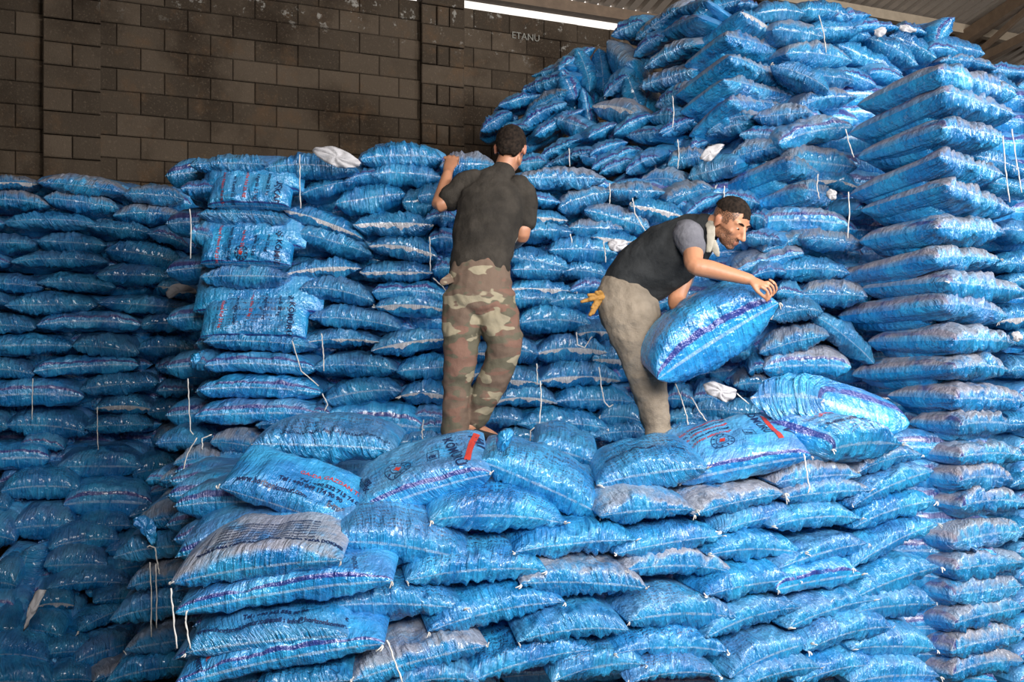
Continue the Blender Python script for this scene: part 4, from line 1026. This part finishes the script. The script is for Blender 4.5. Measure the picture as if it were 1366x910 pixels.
COLLAR = cloth('beige_collar_cloth', (.30, .28, .23), (.42, .39, .33)); SHOE = plain('dark_shoe', (.02, .018, .017), .6, 30, .3, .2)
HAIR = cloth('dark_hair', (.010, .008, .007), (.035, .024, .018), 60, 900, 1.0)
GLOVE = plain('mustard_glove', (.30, .15, .03), .7, 40, .4, .5)
def camo():
    m = mat('camouflage_cloth'); n = N(m); co = n.coord(); x, y, z = n.sep(co)
    v = n.comb(n.m('MULTIPLY', x, 6.0), n.m('MULTIPLY', y, 6.0), n.m('MULTIPLY', z, 13.0))
    def off(k): a = n.new('ShaderNodeVectorMath', operation='ADD'); n.l.new(v, a.inputs[0]); a.inputs[1].default_value = (k, k*1.7, k*.6); return a.outputs[0]
    c = n.mix(n.smooth(n.noise(off(3), 1, 2), .50, .53), (.135, .095, .072), (.105, .095, .068))
    c = n.mix(n.smooth(n.noise(off(11), 1, 2), .54, .57), c, (.165, .095, .072))
    c = n.mix(n.smooth(n.noise(off(23), 1, 2), .58, .60), c, (.27, .235, .165))
    n.put(n.b.inputs['Base Color'], c); n.b.inputs['Roughness'].default_value = .9; n.b.inputs['Specular IOR Level'].default_value = .12
    n.bump(n.m('ADD', n.noise(co, 16, 5, .6), n.m('MULTIPLY', n.noise(co, 500, 2), .1)), .4, .02); return m
CAMO = camo()
def tint(o, fn):
    me = o.data; a = me.color_attributes.new('tint', 'FLOAT_COLOR', 'POINT')
    for i, v in enumerate(me.vertices):
        r_, g_ = fn(v.co); a.data[i].color = (r_, g_, 0, 1)
def cap(B, c, rt, f, u, s, low=-.02, fr=.02):
    """hair shell"""
    L = lambda x, y, z: c+(rt*x+f*y+u*z)*s
    B.ell(L(0, -.016, .040), rt*.078*s, f*.098*s, u*.086*s)
    return L
def cut_blob(o, fn):
    import bmesh
    bm = bmesh.new(); bm.from_mesh(o.data); bmesh.ops.delete(bm, geom=[v for v in bm.verts if not fn(v.co)], context='VERTS'); bm.to_mesh(o.data); bm.free()

# ================= man in camouflage trousers, seen from behind
P1 = at(637, 585, 5.0); m1 = empty('person', P1)
tag(m1, 'man in dark t-shirt and camouflage trousers, seen from behind, reaching over the sacks', 'person')
a_ = at
B = Blob()
B.chain([(a_(638, 392, 4.98), .145, .105), (a_(641, 352, 5.0), .138, .10), (a_(650, 300, 5.06), .158, .105), (a_(659, 262, 5.13), .155, .095), (a_(666, 242, 5.17), .10, .075), (a_(672, 226, 5.19), .056, .058), (a_(677, 212, 5.2), .055, .058)], 18, (1, 0, 0))
hc1 = a_(681, 201, 5.22); rt1, f1, u1 = frame((.10, .93, -.42), (.10, .42, .9)); L1 = head(B, hc1, rt1, f1, u1, 1.06)
el = a_(586, 274, 5.12); wr = a_(597, 232, 5.26); sh = a_(622, 246, 5.15)
B.chain([(sh, .055), (sh.lerp(el, .5), .047), (el, .041), (el.lerp(wr, .3), .042), (wr, .029)], 14)
pe = a_(601, 214, 5.36)
knk = [a_(593+6*k, 211-.6*k*(3-k), 5.37) for k in range(4)]
hand(B, wr, pe, [[knk[k], knk[k]+Vector((0, .030, .012)), knk[k]+Vector((0, .052, -.010)), knk[k]+Vector((0, .046, -.034))] for k in range(4)],
     [a_(600, 226, 5.29), a_(608, 220, 5.33), a_(609, 213, 5.38)], (1, 0, 0), .036)
sh2 = a_(700, 262, 5.13); el2 = a_(697, 312, 5.10); wr2 = a_(687, 326, 5.30)
B.chain([(sh2, .055), (sh2.lerp(el2, .5), .047), (el2, .042), (el2.lerp(wr2, .4), .040), (wr2, .028)], 14)
pe2 = a_(684, 326, 5.38)
hand(B, wr2, pe2, [[pe2+Vector((.03-.02*k, .0, 0)), pe2+Vector((.032-.021*k, .04, .004)), pe2+Vector((.032-.021*k, .068, -.012))] for k in range(4)],
     [wr2+Vector((-.03, .02, 0)), wr2+Vector((-.05, .05, .0)), wr2+Vector((-.05, .075, -.005))], (1, 0, 0), .038)
for leg in ([(a_(617, 400, 4.98), .08), (a_(613, 470, 4.98), .055), (a_(609, 540, 5.0), .042), (a_(607, 580, 5.02), .034)],
            [(a_(659, 400, 5.0), .08), (a_(670, 458, 4.97), .058), (a_(645, 530, 5.03), .045), (a_(630, 562, 5.06), .036)]): B.chain(leg, 14)
B.chain([(a_(627, 568, 5.03), .036), (a_(638, 573, 5.07), .034), (a_(652, 579, 5.15), .030), (a_(662, 583, 5.22), .020)], 12)
B.chain([(a_(607, 587, 5.0), .036), (a_(604, 590, 5.10), .033), (a_(602, 592, 5.2), .028)], 12)
b1 = remesh_obj('body', B.vs, B.fs, .0075, 4, SK1, m1, org=P1)
tint(b1, lambda c: (0, .35 if (c+P1-L1(.08, 0, 0)).length < .05 or (c+P1-L1(-.08, 0, 0)).length < .05 else 0))
B = Blob()
B.chain([(a_(640, 357, 4.99), .160, .125), (a_(643, 335, 5.0), .160, .122), (a_(650, 300, 5.05), .176, .124), (a_(657, 268, 5.11), .182, .118), (a_(661, 250, 5.15), .150, .10), (a_(667, 238, 5.175), .095, .078), (a_(671, 231, 5.185), .064, .066)], 22, (1, 0, 0))
B.chain([(a_(634, 243, 5.14), .070), (a_(620, 248, 5.145), .072), (a_(608, 259, 5.14), .066), (a_(600, 266, 5.13), .064)], 14)
B.chain([(a_(690, 250, 5.13), .068), (a_(699, 264, 5.125), .070), (a_(701, 284, 5.115), .065), (a_(700, 294, 5.11), .063)], 14)
s1 = remesh_obj('t_shirt', B.vs, B.fs, .0085, 4, SHIRT, m1, .008, 9, P1); s1['label'] = 'faded charcoal short-sleeved t-shirt'
B = Blob()
B.chain([(a_(640, 356, 4.99), .158, .122), (a_(640, 375, 4.98), .166, .130), (a_(638, 398, 4.97), .172, .135)], 20, (1, 0, 0))
B.chain([(a_(619, 398, 4.97), .100, .11), (a_(616, 435, 4.96), .100), (a_(614, 478, 4.95), .082), (a_(609, 520, 4.98), .072), (a_(608, 558, 5.0), .068), (a_(606, 583, 5.01), .066)], 18)
B.chain([(a_(659, 398, 4.98), .100, .11), (a_(666, 432, 4.96), .106), (a_(673, 458, 4.95), .090), (a_(663, 495, 4.98), .080), (a_(645, 532, 5.02), .078), (a_(634, 556, 5.05), .066)], 18)
B.chain([(a_(672, 420, 4.93), .075, .06), (a_(675, 445, 4.93), .070, .06)], 12)
t1 = remesh_obj('trousers', B.vs, B.fs, .0085, 3, CAMO, m1, .009, 11, P1); t1['label'] = 'camouflage trousers in brown, olive and sand'
B = Blob(); B.chain([(a_(586+16, 371, 4.9), .010, .03), (a_(596, 374, 4.88), .007, .026), (a_(588, 378, 4.87), .006, .016)], 10)
remesh_obj('pocket_flap', B.vs, B.fs, .005, 2, CAMO, m1, org=P1)
B = Blob(); B.chain([(a_(640, 352, 4.985), .150, .118), (a_(640, 357, 4.985), .162, .127)], 24, (1, 0, 0))
B = Blob(); B.chain([(a_(632, 577, 5.03), .036, .030), (a_(645, 581, 5.10), .040, .026), (a_(662, 585, 5.20), .034, .022), (a_(668, 587, 5.24), .022, .016)], 12, (1, 0, 0))
o = remesh_obj('shoe', B.vs, B.fs, .006, 3, SHOE, m1, org=P1)
B = Blob(); B.chain([(a_(607, 590, 4.98), .045, .035), (a_(604, 592, 5.10), .045, .03), (a_(602, 594, 5.22), .035, .022)], 12, (1, 0, 0))
o = remesh_obj('shoe', B.vs, B.fs, .006, 3, SHOE, m1, org=P1)
B = Blob(); cap(B, hc1, rt1, f1, u1, 1.08); B.ell(L1(0, -.055, -.015), rt1*.066, f1*.048, u1*.062)
h1 = remesh_obj('hair', B.vs, B.fs, .0055, 2, HAIR, m1, .004, 60, P1)
def hair_keep(c, hc, rt, f, u, s):
    d = (c-hc)/s; x, y, z = d.dot(rt), d.dot(f), d.dot(u)
    return z > (.055 if y > .045 else (.0 if y > -.005 and abs(x) > .05 else -.072)) or y < -.03 and z > -.072
cut_blob(h1, lambda c: hair_keep(c+P1, hc1, rt1, f1, u1, 1.06))
BEIGE = COLLAR
B = Blob(); B.chain([(a_(690, 312, 5.10), .018, .01), (a_(682, 325, 5.06), .020, .01), (a_(674, 338, 5.02), .014, .008)], 10, (1, 0, 0))
o = remesh_obj('hem', B.vs, B.fs, .005, 2, BEIGE, m1, org=P1); o['label'] = 'pale shirt hem showing at the waist'

# ================= man in vest and khaki trousers, bending to the right
P2 = at(872, 578, 4.9); m2 = empty('person', P2)
tag(m2, 'bearded man in dark vest and khaki trousers, bending over and swinging a sack', 'person')
B = Blob()
SD = (0, 1, 0)
B.chain([(a_(838, 392, 4.95), .12, .115), (a_(858, 366, 4.94), .115, .13), (a_(890, 342, 4.92), .14, .14), (a_(918, 324, 4.9), .14, .12), (a_(934, 312, 4.87), .085, .085), (a_(948, 303, 4.83), .058, .058), (a_(960, 300, 4.80), .056, .06)], 18, SD)
hc2 = a_(974, 298, 4.76); rt2, f2, u2 = frame((.50, -.66, -.56), (.32, -.30, .90)); L2 = head(B, hc2, rt2, f2, u2, 1.08)
sh = a_(922, 320, 4.76); el = a_(927, 354, 4.58); wr = a_(1000, 373, 4.50)
B.chain([(sh, .056), (sh.lerp(el, .5), .052), (el, .045), (el.lerp(wr, .3), .045), (el.lerp(wr, .7), .035), (wr, .028)], 14)
pe = a_(1018, 380, 4.48)
fin = []
for k in range(4):
    q0 = a_(1015+5.0*k, 380+1.2*k-(3 if k in (1, 2) else 0), 4.455+.024*(3-k))
    q0 = a_(1016+3.6*k, 383-3.2*k, 4.45+.020*k)
    fin.append([q0, q0+Vector((.026, .004, -.018)), q0+Vector((.036, .010, -.046)), q0+Vector((.028, .018, -.066))])
hand(B, wr, pe, fin, [a_(1003, 378, 4.475), a_(1010, 388, 4.46), a_(1019, 396, 4.47), a_(1025, 400, 4.48)], (.2, 1, .5), .038)
sh = a_(918, 348, 5.06); el = a_(902, 402, 4.92); wr = a_(929, 432, 4.72)
B.chain([(sh, .055), (sh.lerp(el, .5), .050), (el, .045), (el.lerp(wr, .35), .044), (wr, .030)], 14)
pe = a_(943, 446, 4.66)
hand(B, wr, pe, [[pe+Vector((0, .02-.02*k, .0)), pe+Vector((.035, .02-.021*k, -.02)), pe+Vector((.055, .02-.021*k, -.045))] for k in range(4)],
     [wr+Vector((.01, -.02, .02)), wr+Vector((.04, -.03, .02)), wr+Vector((.065, -.03, .005))], (0, 1, 0), .036)
for leg in ([(a_(840, 420, 4.88), .09), (a_(858, 485, 4.86), .060), (a_(872, 550, 4.88), .044), (a_(880, 582, 4.9), .036), (a_(886, 590, 4.86), .03)],
            [(a_(846, 425, 5.06), .09), (a_(862, 490, 5.06), .060), (a_(872, 550, 5.08), .044), (a_(878, 580, 5.1), .036), (a_(884, 588, 5.06), .03)]): B.chain(leg, 14)
b2 = remesh_obj('body', B.vs, B.fs, .0062, 3, SK2, m2, org=P2)
def face_tint(c):
    d = (c+P2-hc2)/1.08; x, y, z = d.dot(rt2), d.dot(f2), d.dot(u2)
    if d.length > .16: return (0, 0)
    r_ = 0
    if z < -.028 and y > -.01: r_ = min(.82, max(0, (-.028-z)/.02))*min(1, max(0, (y+.01)/.02))
    if abs(x) < .016 and -.068 < z < -.050 and y > .07: return (0.1, .5)
    if abs(x) > .02 and z < -.015 and y > 0 and abs(x) > .048: r_ = max(r_, .6)
    if z > .0 and y < .035 and abs(x) < .076: r_ = max(r_, .8)          # shaved sides
    if z > .03 and y < .055: r_ = .9
    return (r_, .25 if abs(x) > .078 else 0)
tint(b2, face_tint)
EYEW = plain('eye_white', (.6, .56, .52), .25, 10, .05, 0); DK = plain('dark_iris', (.012, .008, .006), .2, 10, .1, 0)
for k in (-1, 1):
    B = Blob(); B.ell(L2(.029*k, .073, .010), rt2*.012, f2*.009, u2*.0045); e = remesh_obj('eye', B.vs, B.fs, .002, 1, EYEW, m2, org=P2)
    B = Blob(); B.ell(L2(.029*k, .0805, .0085), rt2*.0070, f2*.005, u2*.0046); remesh_obj('iris', B.vs, B.fs, .0012, 1, DK, m2, org=P2)
    B = Blob(); B.chain([(L2(.012*k, .086, .030), .0035), (L2(.030*k, .084, .036), .0048), (L2(.045*k, .069, .030), .0025)], 8); remesh_obj('eyebrow', B.vs, B.fs, .002, 1, HAIR, m2, org=P2)
B = Blob(); L = cap(B, hc2, rt2, f2, u2, 1.06)
h2 = remesh_obj('hair', B.vs, B.fs, .0045, 2, HAIR, m2, .002, 80, P2)
def hk2(c):
    d = (c+P2-hc2)/1.08; x, y, z = d.dot(rt2), d.dot(f2), d.dot(u2)
    return z > .058+.5*max(0, y-.02)-(.012 if y < 0 else 0) if abs(x) > .03 else z > .045+.4*max(0, y-.04)
cut_blob(h2, hk2); h2['label'] = 'short dark hair, faded at the sides'
# vest
B = Blob()
B.chain([(a_(837, 386, 4.95), .135, .140), (a_(846, 376, 4.95), .138, .152), (a_(868, 357, 4.94), .150, .170), (a_(893, 340, 4.92), .165, .172), (a_(914, 325, 4.9), .165, .150), (a_(930, 312, 4.88), .115, .115), (a_(940, 305, 4.85), .075, .080)], 22, SD)
v2_ = remesh_obj('vest', B.vs, B.fs, .0085, 4, VEST, m2, .009, 8, P2); v2_['label'] = 'sleeveless dark grey vest'
B = Blob(); B.chain([(a_(914, 312, 4.84), .074), (a_(918, 315, 4.76), .078), (a_(921, 322, 4.71), .070), (a_(924, 331, 4.68), .064)], 16)
o = remesh_obj('sleeve', B.vs, B.fs, .007, 3, GREY, m2, .004, 16, P2); o['label'] = 'grey short sleeve'
B = Blob(); B.chain([(a_(914, 345, 5.05), .068), (a_(911, 366, 5.03), .062), (a_(909, 376, 5.02), .058)], 14)
o = remesh_obj('sleeve', B.vs, B.fs, .007, 3, GREY, m2, .004, 16, P2); o['label'] = 'grey short sleeve'
# collar: bands round the neck with two points
B = Blob(); B.chain([(a_(943, 290, 4.84), .012, .03), (a_(948, 303, 4.74), .007, .024), (a_(948, 320, 4.70), .006, .022), (a_(945, 336, 4.69), .006, .014)], 10, (.3, 1, 0))
B.chain([(a_(950, 322, 4.72), .006, .022), (a_(955, 334, 4.72), .006, .02), (a_(958, 342, 4.73), .005, .010)], 10, (.3, 1, 0))
o = remesh_obj('collar', B.vs, B.fs, .0045, 2, COLLAR, m2, org=P2); o['label'] = 'open beige shirt collar'
B = Blob()
B.chain([(a_(838, 388, 4.95), .138, .143), (a_(833, 400, 4.95), .15, .15), (a_(842, 420, 4.95), .155, .155)], 20, SD)
B.chain([(a_(841, 420, 4.90), .125, .145), (a_(850, 455, 4.89), .115, .128), (a_(860, 490, 4.88), .100, .100), (a_(867, 522, 4.89), .085), (a_(875, 555, 4.9), .072), (a_(880, 578, 4.91), .068)], 18, SD)
B.chain([(a_(844, 422, 5.04), .12), (a_(854, 458, 5.04), .11), (a_(864, 500, 5.05), .095), (a_(870, 540, 5.06), .078), (a_(877, 574, 5.08), .066)], 18)
t2 = remesh_obj('trousers', B.vs, B.fs, .0085, 3, KHAKI, m2, .009, 10, P2); t2['label'] = 'dusty khaki work trousers'
for D_ in (4.88, 5.06):
    B = Blob(); B.chain([(a_(876, 588, D_+.02), .040, .035), (a_(890, 592, D_-.02), .045, .032), (a_(906, 597, D_-.06), .038, .024)], 12, (0, 1, 0))
    remesh_obj('shoe', B.vs, B.fs, .006, 3, SHOE, m2, org=P2)
# work gloves tucked in the back pocket
g = empty('work_gloves', a_(796, 398, 4.88)); tag(g, 'mustard work gloves hanging from the khaki man\'s back pocket', 'gloves')
B = Blob(); O = a_(803, 397, 4.88)
B.chain([(O+Vector((.03, 0, .0)), .022, .014), (O, .026, .014), (a_(796, 399, 4.87), .022, .012)], 10)
for q in ((786, 400), (776, 403), (785, 394), (791, 418), (787, 420), (795, 390), (800, 388), (790, 410)):
    e = a_(q[0], q[1], 4.85); B.chain([(O, .013), (O.lerp(e, .6)+Vector((0, 0, .004)), .011), (e, .0075)], 8)
remesh_obj('glove', B.vs, B.fs, .004, 1, GLOVE, g, .003, 60, g.location)

bpy.data.scenes.remove(TS)
